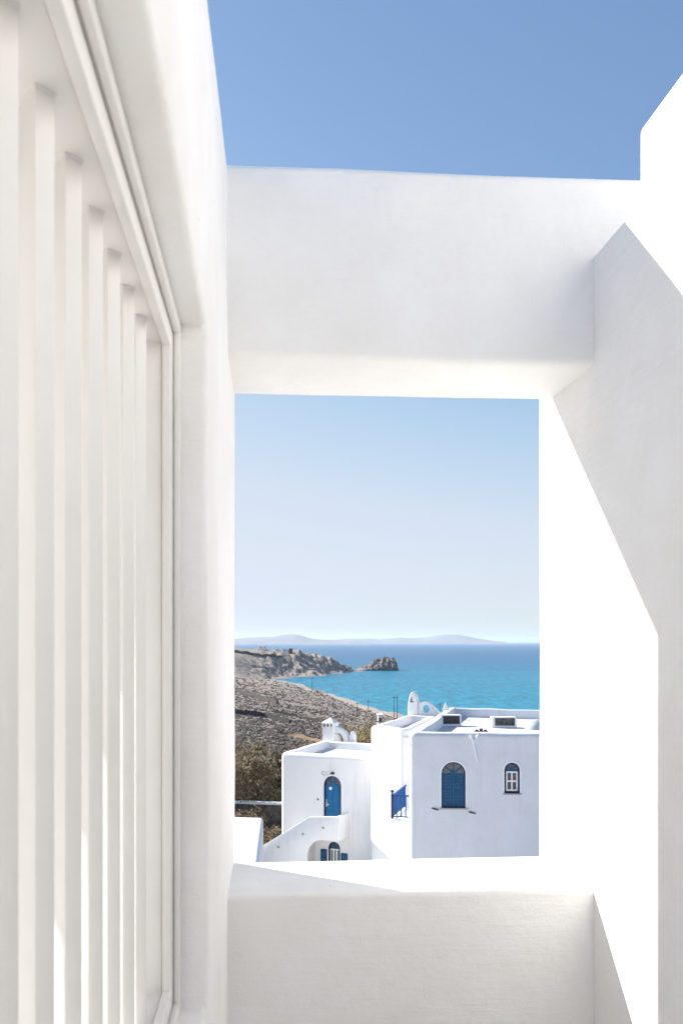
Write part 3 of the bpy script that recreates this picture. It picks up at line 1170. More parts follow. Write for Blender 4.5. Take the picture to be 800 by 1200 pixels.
box(bm, p.x - 0.02, p.x + 0.62, p.y - 0.06, p.y + 0.06, zr + 0.12, zr + 0.17)
o = link('pipe_stubs', bm, M['lampiron'])
tag(o, 'small dark pipe stubs on the roof between the two boxy units', 'pipe')


# ---------------------------------------------------- the middle house with the blue balcony
zt1 = Z - 4.24
A1 = Vector(xy(434, 50.0))
th = R(49.5)
B1 = A1 + Vector((math.cos(th), -math.sin(th))) * 2.6
D1, C1 = xy(477, 57.6), xy(512, 57.0)
plan1 = [tuple(A1), tuple(B1), C1, D1]
h1 = empty('white_house', (A1.x + 1.5, A1.y + 3, Z - 12.7), 'narrow bright white house with a blue railed balcony and a tall rounded roof finial', 'house')
f1 = Face(A1, B1)
WALL1 = link('wall', house_shell(plan1, Z - 13.2, zt1, 0.42, 0.42, 0.18), M['house'], h1, 35)

def roof_sheet(plan, z, par, parent, m='screed'):
    bm = bm_new()
    f = bm.faces.new([bm.verts.new((p[0], p[1], z)) for p in plan])
    bmesh.ops.recalc_face_normals(bm, faces=bm.faces)
    r = bmesh.ops.inset_region(bm, faces=[f], thickness=par, use_even_offset=True)
    bmesh.ops.delete(bm, geom=r['faces'], context='FACES')
    for f_ in bm.faces:
        if f_.normal.z < 0:
            f_.normal_flip()
    link('roof', bm, M[m], parent)


roof_sheet(plan1, zt1 - 0.42 + 0.006, 0.46, h1)
roof_sheet(plan2, zt2 - 0.52 + 0.006, 0.56, h2, 'screed2')

# roof ornaments in the plane of the back parapet
fo = Face(D1, C1)


def fo_poly(pts):
    return [fo.hit(x, y) for x, y in pts]


def swept(face, px_pts, d0, d1, name, m, parent, bev=0.04):
    bm = bm_new()
    face.slab(bm, [face.hit(x, y) for x, y in px_pts], d0, d1)
    bevel_sharp(bm, bev, 3, ang=45)
    return link(name, bm, m, parent, 40)


fin = swept(fo, [(477.3, 846), (489.6, 846), (489.4, 834), (488.8, 824), (487.4, 817), (485.6, 812.5), (483.4, 810.6), (481.3, 812), (479.2, 817), (477.8, 825), (477.3, 835)], -0.55, 0.02, 'chimney', M['house'], h1, 0.07)
for tri in ([(482.6, 816.5), (482.8, 821.5), (480.6, 821.5)], [(480.4, 822), (484.6, 822), (484.4, 823.2), (480.2, 823.2)]):
    bm = bm_new()
    fo.slab(bm, fo_poly(tri), 0.021, 0.03)
    link('smoke_vent', bm, M['lampiron'], fin)
# wall with the round hole
N_ = 24
hc, hr = (498.2, 831.0), 4.6
cu, cv = fo.hit(*hc)
rr = abs(fo.hit(hc[0] + hr, hc[1])[0] - cu)
out_px = [(489.8, 846), (489.8, 825.6), (491.5, 824.6), (494, 822.9), (497, 822.0), (500, 822.2), (503, 824), (507, 827.6), (511, 832.4), (514, 835.6), (515.5, 837), (515.5, 846)]
outer = fo_poly(out_px)
bm = bm_new()
# boundary points by angle, so the ring of quads joins hole and outline
def ray_poly(c, ang, poly):
    dx, dy = math.cos(ang), math.sin(ang)
    best = None
    for i in range(len(poly)):
        (x1, y1), (x2, y2) = poly[i], poly[(i + 1) % len(poly)]
        den = dx * (y2 - y1) - dy * (x2 - x1)
        if abs(den) < 1e-9:
            continue
        t = ((x1 - c[0]) * (y2 - y1) - (y1 - c[1]) * (x2 - x1)) / den
        s = ((x1 - c[0]) * dy - (y1 - c[1]) * dx) / den
        if t > 0 and -1e-6 <= s <= 1 + 1e-6 and (best is None or t < best):
            best = t
    return (c[0] + dx * best, c[1] + dy * best)
N_ = 72
angs = [2 * math.pi * i / N_ for i in range(N_)]
fo.ring(bm, [ray_poly((cu, cv), a, outer) for a in angs], [(cu + rr * math.cos(a), cv + rr * math.sin(a)) for a in angs], -0.34, -0.06)
link('ornamental_wall', bm, M['house'], h1, 50)
swept(fo, [(517.6, 846), (525, 846), (524.2, 832), (522.8, 826.5), (521.0, 823.4), (519.6, 826.5), (518.3, 832)], -0.36, -0.06, 'finial', M['house'], h1, 0.05)

# balcony
pf1, pf2 = at(456.5, 960.5, 45.2), at(486, 960.5, 45.0)
pb2, pb1 = at(493, 752, 48.3), at(473, 752, 49.0)
zb_ = pf1.z
bm = bm_new()
prism_xy(bm, [(pf1.x, pf1.y), (pf2.x, pf2.y), (pb2.x, pb2.y), (pb1.x, pb1.y)], zb_ - 0.40, zb_)
bevel_sharp(bm, 0.05, 2)
bal = link('balcony', bm, M['house'], h1, 40)
zr_ = zb_ + 1.06
q0 = Vector((pf1.x + 0.14, pf1.y + 0.16, 0)); q1 = Vector((pf2.x - 0.05, pf2.y + 0.16, 0)); qb = Vector((pb1.x + 0.12, pb1.y - 0.25, 0))


def up(q, z):
    return Vector((q.x, q.y, z))


bm = bm_new()
for a, b in ((q0, q1), (q0, qb)):
    tube(bm, up(a, zr_), up(b, zr_), 0.042, 0.042, 6)
    tube(bm, up(a, zb_ + 0.10), up(b, zb_ + 0.10), 0.03, 0.03, 6)
rail = link('railing', bm, M['rail'], h1, 40)
for q in (q0, qb):
    bm = bm_new()
    tube(bm, up(q, zb_ - 0.01), up(q, zr_ + 0.07), 0.06, 0.06, 8)
    tube(bm, up(q, zr_ + 0.07), up(q, zr_ + 0.13), 0.04, 0.04, 8)
    tube(bm, up(q, zr_ + 0.13), up(q, zr_ + 0.20), 0.05, 0.10, 8)
    tube(bm, up(q, zr_ + 0.20), up(q, zr_ + 0.25), 0.10, 0.03, 8)
    link('post', bm, M['navy'], rail, 40)
for a, b, n in ((q0, q1, 4), (q0, qb, 11)):
    for i in range(1, n + 1):
        q = a.lerp(b, i / (n + 0.7))
        bm = bm_new()
        tube(bm, up(q, zb_ + 0.1), up(q, zr_), 0.034, 0.034, 6)
        link('baluster', bm, M['rail'], rail, 40)

# ---------------------------------------------------- the left house with the blue door and stair
zt0 = Z - 5.98
A0 = Vector(xy(328.5, 53.6))
th = R(28)
B0 = A0 + Vector((math.cos(th), -math.sin(th))) * 5.75
D0, C0 = xy(378, 60.6), xy(452, 58.2)
f0 = Face(A0, B0)
h0 = empty('white_house', (A0.x + 2.5, A0.y + 3, Z - 12.7), 'smaller white house with a bright blue arched door at the head of an outdoor stair', 'house')
u0, v0 = f0.hit(379.2, 958); u1, v1 = f0.hit(399.8, 910.2)
dA = ((u0 + u1) / 2, v0 - 0.95, u1 - u0, v1 - v0 + 0.95)
u0, v0 = f0.hit(384.6, 1010); u1, v1 = f0.hit(398.6, 987.5)
dB = ((u0 + u1) / 2, v0 - 0.2, u1 - u0, v1 - v0 + 0.2)
cut = []
for w_ in (dA, dB):
    cb = bm_new(); f0.slab(cb, arch(*w_), -0.22, 0.8); cut.append(cb)
WALL0 = link('wall', house_shell([tuple(A0), tuple(B0), C0, D0], Z - 13.2, zt0, 0.56, 0.42, 0.25, cut), M['house'], h0, 35)
roof_sheet([tuple(A0), tuple(B0), C0, D0], zt0 - 0.42 + 0.006, 0.60, h0, 'screed2')
door, r, vs, fw = arched_window(f0, h0, *dA, 'door', 'door', 0.2)
bm = bm_new()
ua, ub, va, vb = dA[0] - r, dA[0] + r, dA[1] + 0.02, vs - 0.05
f0.rect(bm, ua, ub, va, vb, -0.18, -0.14)
for a in ((ua + 0.1, dA[0] - 0.04, vb - 1.15, vb - 0.1), (dA[0] + 0.04, ub - 0.1, vb - 1.15, vb - 0.1), (ua + 0.1, ub - 0.1, va + 0.15, vb - 1.3)):
    f0.rect(bm, *a, -0.139, -0.118)
    f0.rect(bm, a[0] + 0.05, a[1] - 0.05, a[2] + 0.05, a[3] - 0.05, -0.117, -0.105)
link('door_leaf', bm, M['blue'], door, None)
bm = bm_new()
hu, hv = f0.hit(381.6, 943)
f0.rect(bm, hu - 0.035, hu + 0.035, hv - 0.13, hv + 0.13, -0.139, -0.105)
f0.rect(bm, hu - 0.03, hu + 0.16, hv - 0.03, hv + 0.02, -0.1, -0.07)
f0.rect(bm, hu - 0.02, hu + 0.03, hv + 0.17, hv + 0.25, -0.139, -0.1)
link('handle', bm, M['metal'], door)
ku, kv = f0.hit(386.4, 924.4)
bm = bm_new()
f0.slab(bm, [(ku + 0.085 * math.cos(2 * math.pi * i / 12), kv + 0.085 * math.sin(2 * math.pi * i / 12)) for i in range(12)], -0.139, -0.075)
link('knocker', bm, M['trim'], door)
# lamp, bell and number beside the door
lu, lv = f0.hit(390, 906.3)
bm = bm_new()
f0.slab(bm, [(lu - 0.1, lv - 0.05), (lu + 0.1, lv - 0.05), (lu + 0.075, lv + 0.035), (lu, lv + 0.075), (lu - 0.075, lv + 0.035)], 0.0, 0.14)
link('door_lamp', bm, M['lampiron'], h0)
bu, bv = f0.hit(372.6, 937)
bm = bm_new()
f0.slab(bm, [(bu + 0.05 * math.cos(2 * math.pi * i / 10), bv + 0.06 * math.sin(2 * math.pi * i / 10)) for i in range(10)], 0.0, 0.05)
link('bell_push', bm, M['brown'], h0)
su, sv = f0.hit(376.6, 902.9)
cu_ = bpy.data.curves.new('house_number', 'FONT')
cu_.body = 'C1'
cu_.size = 0.30
cu_.extrude = 0.006
to = bpy.data.objects.new('house_number_text', cu_)
col.objects.link(to)
dg = bpy.context.evaluated_depsgraph_get()
tm = bpy.data.meshes.new_from_object(to.evaluated_get(dg))
bpy.data.objects.remove(to)
rot = Matrix((f0.u, f0.v, f0.n)).transposed().to_4x4()
tm.transform(Matrix.Translation(f0.p(su, sv, 0.012) - Vector((0, 0, 0.26))) @ rot)
link_me('house_number', tm, M['signgrey'], h0)

# lower window with white bars and small open shutters
winC, r, vs, fw = arched_window(f0, h0, *dB, 'window', 'sash', 0.2)
ua, ub, va, vb = dB[0] - r, dB[0] + r, dB[1] + fw, vs - 0.05
bm = bm_new(); f0.rect(bm, ua, ub, va, vb, -0.17, -0.155)
link('pane', bm, M['glass'], winC)
bm = bm_new()
for i in range(4):
    q = ua + (ub - ua) * i / 3
    f0.rect(bm, q - 0.045, q + 0.045, va, vb, -0.15, -0.11)
f0.rect(bm, ua, ub, vb - 0.07, vb, -0.149, -0.1)
link('sash', bm, M['trim'], winC)
for s in (-1, 1):
    u2 = dB[0] + s * (dB[2] / 2 + 0.06)
    u3 = u2 + s * 0.36
    louvre_leaf(f0, winC, min(u2, u3), max(u2, u3), dB[1], vs - 0.08 - (0.12 if s > 0 else 0), 0.024, M['blue2'])

# stair: side wall with a raking top, landing with its return, steps behind
fs = Face(f0.p(0, 0, 1.35), f0.p(1, 0, 1.35))
zl = fs.hit(380, 957)[1]
top_l = fs.hit(304, 994); top_k = fs.hit(362.5, 957.6); top_r = fs.hit(397.5, 957.6)
zg = Z - 13.0
arc = []
ca = fs.hit(359, 1004)
a_top = fs.hit(378, 985)
for i in range(9):
    t = math.pi / 2 * i / 8
    arc.append((ca[0] + (a_top[0] - ca[0]) * (1 - math.cos(t)), ca[1] + (a_top[1] - ca[1]) * math.sin(t)))
left_u = top_l[0] - 1.2
slope = (top_k[1] - top_l[1]) / (top_k[0] - top_l[0])
pts = [(left_u, zg), (ca[0], zg)] + arc + [(top_r[0], a_top[1]), (top_r[0], top_r[1]), top_k, (left_u, top_l[1] - 1.2 * slope)]
bm = bm_new()
fs.slab(bm, pts, -0.22, 0.0)
bevel_sharp(bm, 0.03, 2, ang=35)
stair = link('outdoor_stair', bm, M['house'], h0, 40)
bm = bm_new()
fs.rect(bm, top_r[0] - 0.22, top_r[0] - 0.002, a_top[1] + 0.002, top_r[1] - 0.004, -1.36, -0.221)
bevel_sharp(bm, 0.03, 2)
link('landing_return', bm, M['house'], stair, 40)
bm = bm_new()
fs.rect(bm, top_k[0] - 0.3, top_r[0] - 0.221, a_top[1] + 0.003, a_top[1] + 0.22, -1.34, -0.223)
nst = 12
for i in range(nst):
    ub_ = top_k[0] - 0.3 - i * 0.30
    vt = a_top[1] + 0.22 - (i + 1) * 0.19
    fs.rect(bm, ub_ - 0.30, ub_, zg, vt, -1.34, -0.224)
link('steps', bm, M['paving'], stair, None)
for (x, y) in ((326, 992.5), (355, 977.5), (378.6, 970)):
    uu, vv = fs.hit(x, y)
    bm = bm_new()
    fs.slab(bm, [(uu - 0.10, vv - 0.05), (uu + 0.10, vv - 0.07), (uu, vv + 0.075)], 0.0005, 0.006)
    link('vent_slot', bm, M['signgrey'], stair)

# chimney, flying arch and little finial at the back corner of the roof
fc = Face(D0, C0)
ch0 = bm_new()
pL, pR = fc.hit(377.8, 870), fc.hit(390.2, 870)
zc1 = fc.hit(384, 848.5)[1]
zc2 = fc.hit(384, 841)[1]
W0, W1 = pL[0], pR[0]
fc.rect(ch0, W0, W1, zt0 - 0.25, zc1, -0.62, 0.02)
e_ = 0.05
lo = [ch0.verts.new(fc.p(u, zc1 + 0.004, d)) for u, d in ((W0 - e_, 0.02 + e_), (W1 + e_, 0.02 + e_), (W1 + e_, -0.62 - e_), (W0 - e_, -0.62 - e_))]
hi = [ch0.verts.new(fc.p(u, zc1 + 0.06, d)) for u, d in ((W0 - e_, 0.02 + e_), (W1 + e_, 0.02 + e_), (W1 + e_, -0.62 - e_), (W0 - e_, -0.62 - e_))]
ap = ch0.verts.new(fc.p((W0 + W1) / 2, zc2, -0.3))
ch0.faces.new(lo)
for i in range(4):
    ch0.faces.new((lo[i], lo[(i + 1) % 4], hi[(i + 1) % 4], hi[i]))
    ch0.faces.new((hi[i], hi[(i + 1) % 4], ap))
chim = link('chimney', ch0, M['house'], h0, 30)
for x, hw in ((380.2, 0.055), (384.2, 0.055), (388.3, 0.04)):
    uu, vv = fc.hit(x, 850.2)
    bm = bm_new()
    fc.rect(bm, uu - hw, uu + hw, vv - 0.085, vv + 0.085, 0.021, 0.03)
    link('smoke_vent', bm, M['lampiron'], chim)
# arch springing from the tower down to the parapet
bm = bm_new()
oc = fc.hit(389.5, 869.5)
ro = fc.hit(406.5, 869.5)[0] - oc[0]
ho = fc.hit(389.5, 851.5)[1] - oc[1]
path_o, path_i = [], []
for i in range(15):
    t = math.pi / 2 * i / 14
    path_o.append((oc[0] + ro * math.sin(t), oc[1] + ho * math.cos(t)))
    path_i.append((oc[0] + ro * 0.70 * math.sin(t), oc[1] + ho * 0.72 * math.cos(t)))
path_o[0] = (path_o[0][0], path_o[0][1])
fc.strip(bm, path_o, path_i, -0.42, -0.12)
link('flying_arch', bm, M['house'], h0, 50)
bm = bm_new()
po, pi_ = [], []
for i in range(11):
    t = math.pi / 2 * i / 10
    po.append((oc[0] + ro * 0.34 * math.sin(t), oc[1] + ho * 0.55 * math.cos(t)))
    pi_.append((oc[0] - 0.02, oc[1] + ho * 0.55 * math.cos(t) * 0.98))
fc.strip(bm, po, pi_, -0.40, -0.14)
link('buttress', bm, M['house'], h0, 50)
swept(fc, [(407.5, 872), (414, 872), (413.6, 863), (412.4, 859.5), (410.8, 856.8), (409.2, 859.5), (408, 863)], -0.4, -0.12, 'finial', M['house'], h0, 0.04)

# white flat roofed outbuilding close below the passage
zo = Z - 5.0
oa, ob = at(303.6, 1003, 0), None
pr1, pr2 = at(303.4, 752, 23.2), at(308.4, 752, 28.3)
pl2, pl1 = at(120, 752, 29.0), at(120, 752, 15.0)
pr0 = at(295, 752, 16.0)
bm = bm_new()
prism_xy(bm, [(pr0.x, pr0.y), (pr1.x, pr1.y), (pr2.x, pr2.y), (pl2.x, pl2.y), (pl1.x, pl1.y)], Z - 13.0, zo)
bevel_sharp(bm, 0.1, 3, zmin=zo - 0.1)
o = link('outbuilding', bm, M['house'], smooth=35)
tag(o, 'plain white flat roofed outbuilding at the lower left of the opening', 'building')

# yard between the houses
bm = bm_new()
pts = [(-26, 5), (30, 5), xy(900, 60), xy(440, 60), xy(318, 51.8), xy(270, 46), (-26, 42)]
prism_xy(bm, pts, Z - 14, Z - 12.35)
o = link('courtyard', bm, M['paving'])
tag(o, kind='structure')

# low wall of grey stone with a pale cap, left of the house
ga, gb = at(200, 752, 59.0), at(352, 752, 57.6)
fg = Face((ga.x, ga.y), (gb.x, gb.y))
Lg = (gb - ga).length
gz = Z - 9.36
root = empty('garden_wall', (ga.x, ga.y, Z - 11.2), 'low grey stone garden wall with a pale cap beside the blue door house', 'stone wall')
bm = bm_new()
n = 64
prev = None
for i in range(n + 1):
    u = Lg * i / n
    j = 0.06 * noise.noise(Vector((u * 2.3, 0, 3)))
    ring = [bm.verts.new(fg.p(u, Z - 11.4, 0.05 + j)), bm.verts.new(fg.p(u, gz - 0.12 - 0.02 * i / n, j)), bm.verts.new(fg.p(u, gz - 0.12 - 0.02 * i / n, -0.4 - j)), bm.verts.new(fg.p(u, Z - 11.4, -0.45))]
    if prev:
        for k in range(4):
            bm.faces.new((prev[k], prev[(k + 1) % 4], ring[(k + 1) % 4], ring[k]))
    else:
        bm.faces.new(ring)
    prev = ring
bm.faces.new(prev)
link('stonework', bm, M['stonewall'], root, 30)
bm = bm_new()
prev = None
for i in range(n + 1):
    u = Lg * i / n
    z_ = gz - 0.02 * i / n + 0.015 * noise.noise(Vector((u * 1.7, 1, 3)))
    ring = [bm.verts.new(fg.p(u, z_ - 0.115, 0.08)), bm.verts.new(fg.p(u, z_, 0.07)), bm.verts.new(fg.p(u, z_, -0.46)), bm.verts.new(fg.p(u, z_ - 0.115, -0.47))]
    if prev:
        for k in range(4):
            bm.faces.new((prev[k], prev[(k + 1) % 4], ring[(k + 1) % 4], ring[k]))
    else:
        bm.faces.new(ring)
    prev = ring
bm.faces.new(prev)
link('cap', bm, M['cap'], root, 40)


for w_ in (WALL0, WALL1, WALL2):
    md = w_.modifiers.new('soft_corners', 'WEIGHTED_NORMAL')
    md.keep_sharp = True
    md.weight = 80

# ================================================================== TREES AND BUSHES
def leaf_mesh(name, tips, n, spread, size, seed, elong=2.2, droop=0.3):
    rs = np.random.RandomState(seed)
    tips = np.array(tips)
    idx = rs.randint(0, len(tips), n)
    c = tips[idx] + rs.normal(0, 1, (n, 3)) * spread * np.array((1, 1, 0.85))
    d = rs.normal(0, 1, (n, 3)); d[:, 2] += droop
    d /= np.linalg.norm(d, axis=1)[:, None]
    s = rs.normal(0, 1, (n, 3))
    s -= d * np.sum(s * d, 1)[:, None]
    s /= np.linalg.norm(s, axis=1)[:, None]
    L = size * rs.uniform(0.5, 1.5, n)[:, None]
    w = L / elong
    v0 = c - d * L * 0.5; v1 = c + s * w * 0.5; v2 = c + d * L * 0.5; v3 = c - s * w * 0.5
    V = np.stack([v0, v1, v2, v3], 1).reshape(-1, 3)
    Fa = np.arange(n * 4).reshape(-1, 4)
    me = bpy.data.meshes.new(name)
    me.from_pydata(V.tolist(), [], Fa.tolist())
    return me


def tree(name, base, height, rad, nleaf, leafsize, m, label, cat, group, seed, trunk_h=0.3, lean=(0, 0), bush=False):
    r_ = random.Random(seed)
    base = Vector(base)
    root = empty(name, base, label, cat, group)
    bm = bm_new()
    tips = []
    nst = r_.randint(4, 6) if bush else r_.randint(2, 3)
    for s in range(nst):
        a0 = 2 * math.pi * (s + r_.uniform(-.3, .3)) / nst
        p = base + Vector((math.cos(a0), math.sin(a0), 0)) * (0.10 * rad) - Vector((0, 0, 0.3))
        dirn = Vector((math.cos(a0) * 0.35 + lean[0], math.sin(a0) * 0.35 + lean[1], 1)).normalized()
        rr = 0.022 * height * (0.6 if bush else 1.0)
        L = height * (0.74 + trunk_h * 0.1)
        seg = 6
        for k in range(seg):
            q = p + (dirn + Vector((r_.uniform(-.25, .25), r_.uniform(-.25, .25), 0))).normalized() * (L / seg)
            r2 = rr * 0.82
            tube(bm, p, q, rr, r2, 6)
            f = (k + 1) / seg
            if f > trunk_h:
                for _ in range(3):
                    a = r_.uniform(0, 6.28)
                    bl = rad * r_.uniform(0.45, 1.0) * (1.15 - 0.45 * f)
                    e = q + Vector((math.cos(a) * bl, math.sin(a) * bl, bl * r_.uniform(0.15, 0.95)))
                    mid = q.lerp(e, 0.5) + Vector((0, 0, 0.08 * bl))
                    tube(bm, q, mid, r2 * 0.5, r2 * 0.32, 5)
                    tube(bm, mid, e, r2 * 0.32, r2 * 0.1, 5)
                    tips += [tuple(e), tuple(mid), tuple(mid.lerp(e, .6))]
                    for _ in range(3):
                        e2 = e + Vector((r_.uniform(-1, 1), r_.uniform(-1, 1), r_.uniform(-.4, 1))) * (rad * 0.28)
                        tube(bm, mid.lerp(e, .5), e2, r2 * 0.2, r2 * 0.06, 4)
                        tips.append(tuple(e2))
            p, rr = q, r2
        tips.append(tuple(p))
    link('trunk', bm, M['bark'], root, 50)
    me = leaf_mesh('crown', tips, nleaf, rad * 0.17, leafsize, seed)
    link_me('crown', me, m, root)
    return root


G1 = 'trees beside the blue door house'
tree('bushy_tree', at(284, 752, 61) + Vector((0, 0, -11.4)), 5.6, 1.75, 9500, 0.20, M['leaf_brown'],
     'tall brown twiggy tree at the left edge of the sea opening', 'tree', G1, 21, 0.12, (-.05, 0), True)
tree('bushy_tree', at(312, 752, 65) + Vector((0, 0, -11.8)), 5.4, 1.6, 8500, 0.20, M['leaf_dark'],
     'dark olive tree with a pale trunk right behind the low grey wall', 'tree', G1, 22, 0.28, (0, 0), False)
tree('bushy_tree', at(262, 752, 66) + Vector((0, 0, -11.6)), 5.4, 1.7, 6000, 0.22, M['leaf_brown'],
     'brown twiggy tree half hidden behind the left edge of the opening', 'tree', G1, 23, 0.15, (0, 0), True)
G2 = 'bushes around the garden wall'
tree('bush', at(323, 752, 60.3) + Vector((0, 0, -11.3)), 3.1, 0.62, 2600, 0.15, M['leaf_green'],
     'bright green bush against the left corner of the blue door house', 'bush', G2, 31, 0.05, (0, 0), True)
tree('bush', at(300, 752, 60.0) + Vector((0, 0, -11.2)), 1.9, 0.8, 2600, 0.15, M['leaf_green'],
     'low green bush just behind the cap of the grey garden wall', 'bush', G2, 32, 0.05, (0, 0), True)
tree('bush', at(318, 752, 53.4) + Vector((0, 0, -11.7)), 1.5, 0.55, 2200, 0.13, M['leaf_tan'],
     'straw coloured dry bush between the outbuilding and the stair', 'bush', G2, 33, 0.0, (0, 0), True)
tree('bush', at(311, 752, 54.5) + Vector((0, 0, -11.5)), 1.7, 0.6, 2200, 0.14, M['leaf_brown'],
     'brown dry bush in front of the grey garden wall', 'bush', G2, 34, 0.0, (0, 0), True)
tree('bush', at(286, 752, 56.2) + Vector((0, 0, -11.2)), 1.9, 0.9, 3000, 0.15, M['leaf_brown'],
     'dark brown bush at the left end of the grey garden wall', 'bush', G2, 35, 0.0, (0, 0), True)
G3 = 'dry trees behind the houses'
tree('dry_tree', at(424, 752, 88) + Vector((0, 0, -13.9)), 7.6, 2.0, 6500, 0.24, M['leaf_tan'],
     'largest straw coloured dry tree above the little arch on the roof', 'tree', G3, 41, 0.05, (0, 0), True)
tree('dry_tree', at(444, 752, 92) + Vector((0, 0, -14.2)), 7.6, 1.8, 5200, 0.24, M['leaf_tan'],
     'straw coloured dry tree rising beside the narrow white house', 'tree', G3, 42, 0.05, (0, 0), True)
tree('dry_tree', at(405, 752, 97) + Vector((0, 0, -14.4)), 6.5, 1.7, 4200, 0.24, M['leaf_tan'],
     'straw coloured dry tree standing just right of the square chimney', 'tree', G3, 43, 0.05, (0, 0), True)
tree('dry_tree', at(372, 752, 95) + Vector((0, 0, -13.9)), 4.9, 1.5, 3600, 0.24, M['leaf_brown'],
     'brown dry tree left of the square chimney', 'tree', G3, 44, 0.05, (0, 0), True)
tree('dry_tree', at(350, 752, 92) + Vector((0, 0, -13.6)), 4.2, 1.5, 3000, 0.24, M['leaf_brown'],
     'low brown dry tree above the left roof corner of the blue door house', 'tree', G3, 45, 0.05, (0, 0), True)


# ================================================================== POLES AND FAR BUILDINGS
def pole(px, ytop, d, label, double=False):
    z0 = EYE + zterr(px, d) - 0.6
    p = at(px, ytop, d)
    root = empty('utility_pole', (p.x, p.y, z0), label, 'utility pole', 'utility poles along the coast')
    bm = bm_new()
    tube(bm, (p.x, p.y, z0), (p.x, p.y, p.z), 0.17, 0.12, 7)
    if double:
        tube(bm, (p.x + 1.3, p.y, z0), (p.x + 1.3, p.y, p.z + 0.1), 0.17, 0.12, 7)
    link('pole', bm, M['wood'], root, 40)
    bm = bm_new()
    zc = p.z - 0.55
    x0, x1 = (p.x - 0.5, p.x + 1.8) if double else (p.x - 0.75, p.x + 0.75)
    box(bm, x0, x1, p.y - 0.25, p.y - 0.12, zc - 0.08, zc + 0.08)
    link('crossarm', bm, M['wood'], root)
    for x in (x0 + 0.1, (x0 + x1) / 2, x1 - 0.1):
        bm = bm_new()
        tube(bm, (x, p.y - 0.18, zc + 0.08), (x, p.y - 0.18, zc + 0.3), 0.06, 0.05, 6)
        link('insulator', bm, M['cap'], root)


pole(365.5, 794.5, 640, 'single utility pole standing left where the coast road bends')
pole(418.6, 823.0, 430, 'dark single utility pole nearest to the coast road in the middle')
pole(431.3, 820.5, 470, 'thin single utility pole between the dark pole and the twin pole')
pole(461.6, 816.0, 420, 'twin legged utility pole left of the tall rounded finial', True)
pole(515.2, 824.0, 410, 'single utility pole seen between the holed wall and the big roof')


def far_house(px0, px1, ytop, d, label, roof=None):
    px = (px0 + px1) / 2
    zg_ = EYE + zterr(px, d) - 1.5
    p0, p1 = at(px0, ytop, d), at(px1, ytop, d)
    fh = Face((p0.x, p0.y), (p1.x, p1.y))
    W = (Vector((p1.x, p1.y)) - Vector((p0.x, p0.y))).length
    root = empty('far_house', (p0.x, p0.y, zg_), label, 'house', 'small houses far along the coast')
    zt_ = max(p0.z, zg_ + 4.0)
    bm = bm_new()
    fh.rect(bm, 0, W, zg_, zt_, -6, 0)
    link('wall', bm, M['trim'] if not roof else M['tiles'], root)
    n = max(1, int(W / 4))
    for i in range(n):
        bm = bm_new()
        u = W * (i + 0.5) / n
        fh.rect(bm, u - 0.5, u + 0.5, zt_ - 2.2, zt_ - 0.9, 0.004, 0.05)
        link('window', bm, M['glass'], root)
    bm = bm_new()
    fh.rect(bm, -0.3, W + 0.3, zt_ + 0.004, zt_ + 0.3, -6.2, 0.25)
    link('roof', bm, M['trim'] if not roof else M['tiles'], root)


far_house(303, 313, 757.4, 1258, 'long low white house on the headland ridge at the left')
far_house(322, 327, 761.0, 1240, 'white cube house on the headland just left of the red one')
far_house(331, 336.5, 760.5, 1245, 'white house on the headland next to the small red house')
far_house(338.5, 342.5, 760.3, 1250, 'small red house at the right end of the headland houses', True)
far_house(443, 448, 838.5, 330, 'tiny white hut beside the coast road behind the narrow house')

# ================================================================== AIR
bm = bm_new()
box(bm, -46000, 46000, -420, 46000, -1.9, 210)
hm = bpy.data.materials.new('sea_haze')
hm.use_nodes = True
nt = hm.node_tree
nt.nodes.remove(nt.nodes['Principled BSDF'])
pv = nt.nodes.new('ShaderNodeVolumePrincipled')
pv.inputs['Color'].default_value = (0.72, 0.83, 0.97, 1)
pv.inputs['Density'].default_value = 4.0e-5
pv.inputs['Anisotropy'].default_value = 0.2
nt.links.new(pv.outputs['Volume'], nt.nodes['Material Output'].inputs['Volume'])
o = link('haze', bm, hm)
tag(o, kind='stuff')

# ================================================================== LIGHT, SKY, CAMERA
trav = Vector((1.0, -0.842, -0.752)).normalized()
el = math.asin(-trav.z)
az = math.atan2(-trav.x, -trav.y)          # compass angle of the sun from +Y towards +X
w = bpy.data.worlds.new('World')
sc.world = w
w.use_nodes = True
nt = w.node_tree
bg = nt.nodes['Background']
sky = nt.nodes.new('ShaderNodeTexSky')
sky.sky_type = 'NISHITA'
sky.sun_disc = False
sky.sun_elevation = el
sky.sun_rotation = az
sky.altitude = 50
sky.air_density = 1.0
sky.dust_density = 0.35
sky.ozone_density = 2.0
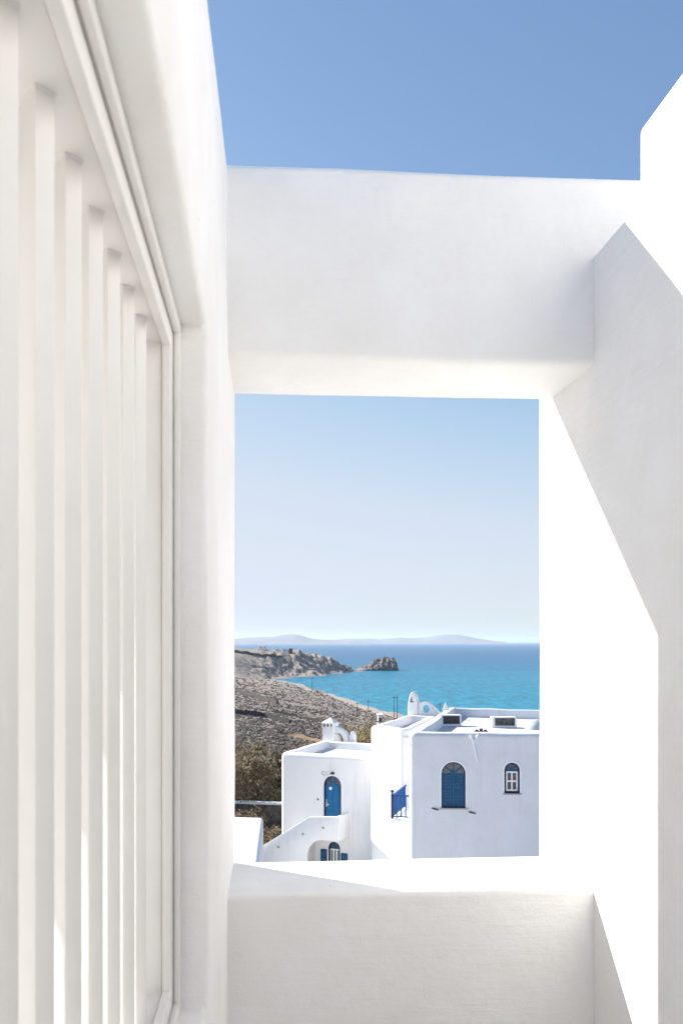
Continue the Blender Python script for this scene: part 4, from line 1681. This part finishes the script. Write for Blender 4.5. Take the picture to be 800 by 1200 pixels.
# the photograph's sky has a much gentler range than the physical one: soften it channel by channel
EXPO = 1.62
v1 = nt.nodes.new('ShaderNodeVectorMath'); v1.operation = 'SCALE'
v1.inputs['Scale'].default_value = 0.1477 / 2
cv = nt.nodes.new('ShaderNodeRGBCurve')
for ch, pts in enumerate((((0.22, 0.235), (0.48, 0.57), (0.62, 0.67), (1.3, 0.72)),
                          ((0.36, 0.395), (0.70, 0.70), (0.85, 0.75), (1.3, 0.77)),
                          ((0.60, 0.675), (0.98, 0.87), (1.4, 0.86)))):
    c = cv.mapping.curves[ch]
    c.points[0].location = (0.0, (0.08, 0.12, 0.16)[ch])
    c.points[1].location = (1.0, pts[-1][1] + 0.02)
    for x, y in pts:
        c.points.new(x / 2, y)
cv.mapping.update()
v2 = nt.nodes.new('ShaderNodeVectorMath'); v2.operation = 'SCALE'
v2.inputs['Scale'].default_value = 1.0 / (2 ** EXPO * 0.06)
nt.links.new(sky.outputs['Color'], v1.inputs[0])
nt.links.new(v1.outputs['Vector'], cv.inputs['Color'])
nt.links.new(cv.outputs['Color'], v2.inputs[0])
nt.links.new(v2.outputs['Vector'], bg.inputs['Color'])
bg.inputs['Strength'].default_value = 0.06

sl = bpy.data.lights.new('sun', 'SUN')
sl.energy = 3.35
sl.angle = R(0.5)
sl.color = (1.0, 0.96, 0.90)
so = bpy.data.objects.new('sun', sl)
so.rotation_euler = trav.to_track_quat('-Z', 'Y').to_euler()
so.location = (0, 0, 80)
col.objects.link(so)

cam = bpy.data.cameras.new('camera')
cam.sensor_fit = 'HORIZONTAL'
cam.sensor_width = 24.0
cam.lens = 24.0 * F / 800.0
cam.shift_y = 152.0 / 800.0
cam.clip_start = 0.05
cam.clip_end = 120000
cam.dof.use_dof = True
cam.dof.focus_distance = 12.0
cam.dof.aperture_fstop = 13.0
co = bpy.data.objects.new('camera', cam)
co.location = (0, 0, EYE)
co.rotation_euler = (R(90), 0, -PSI)
col.objects.link(co)
sc.camera = co

vs_ = sc.view_settings
vs_.view_transform = 'Standard'
vs_.look = 'None'
vs_.exposure = EXPO
vs_.gamma = 1.0
vs_.use_curve_mapping = False
sc.cycles.max_bounces = 10
sc.cycles.diffuse_bounces = 8
sc.cycles.volume_bounces = 1
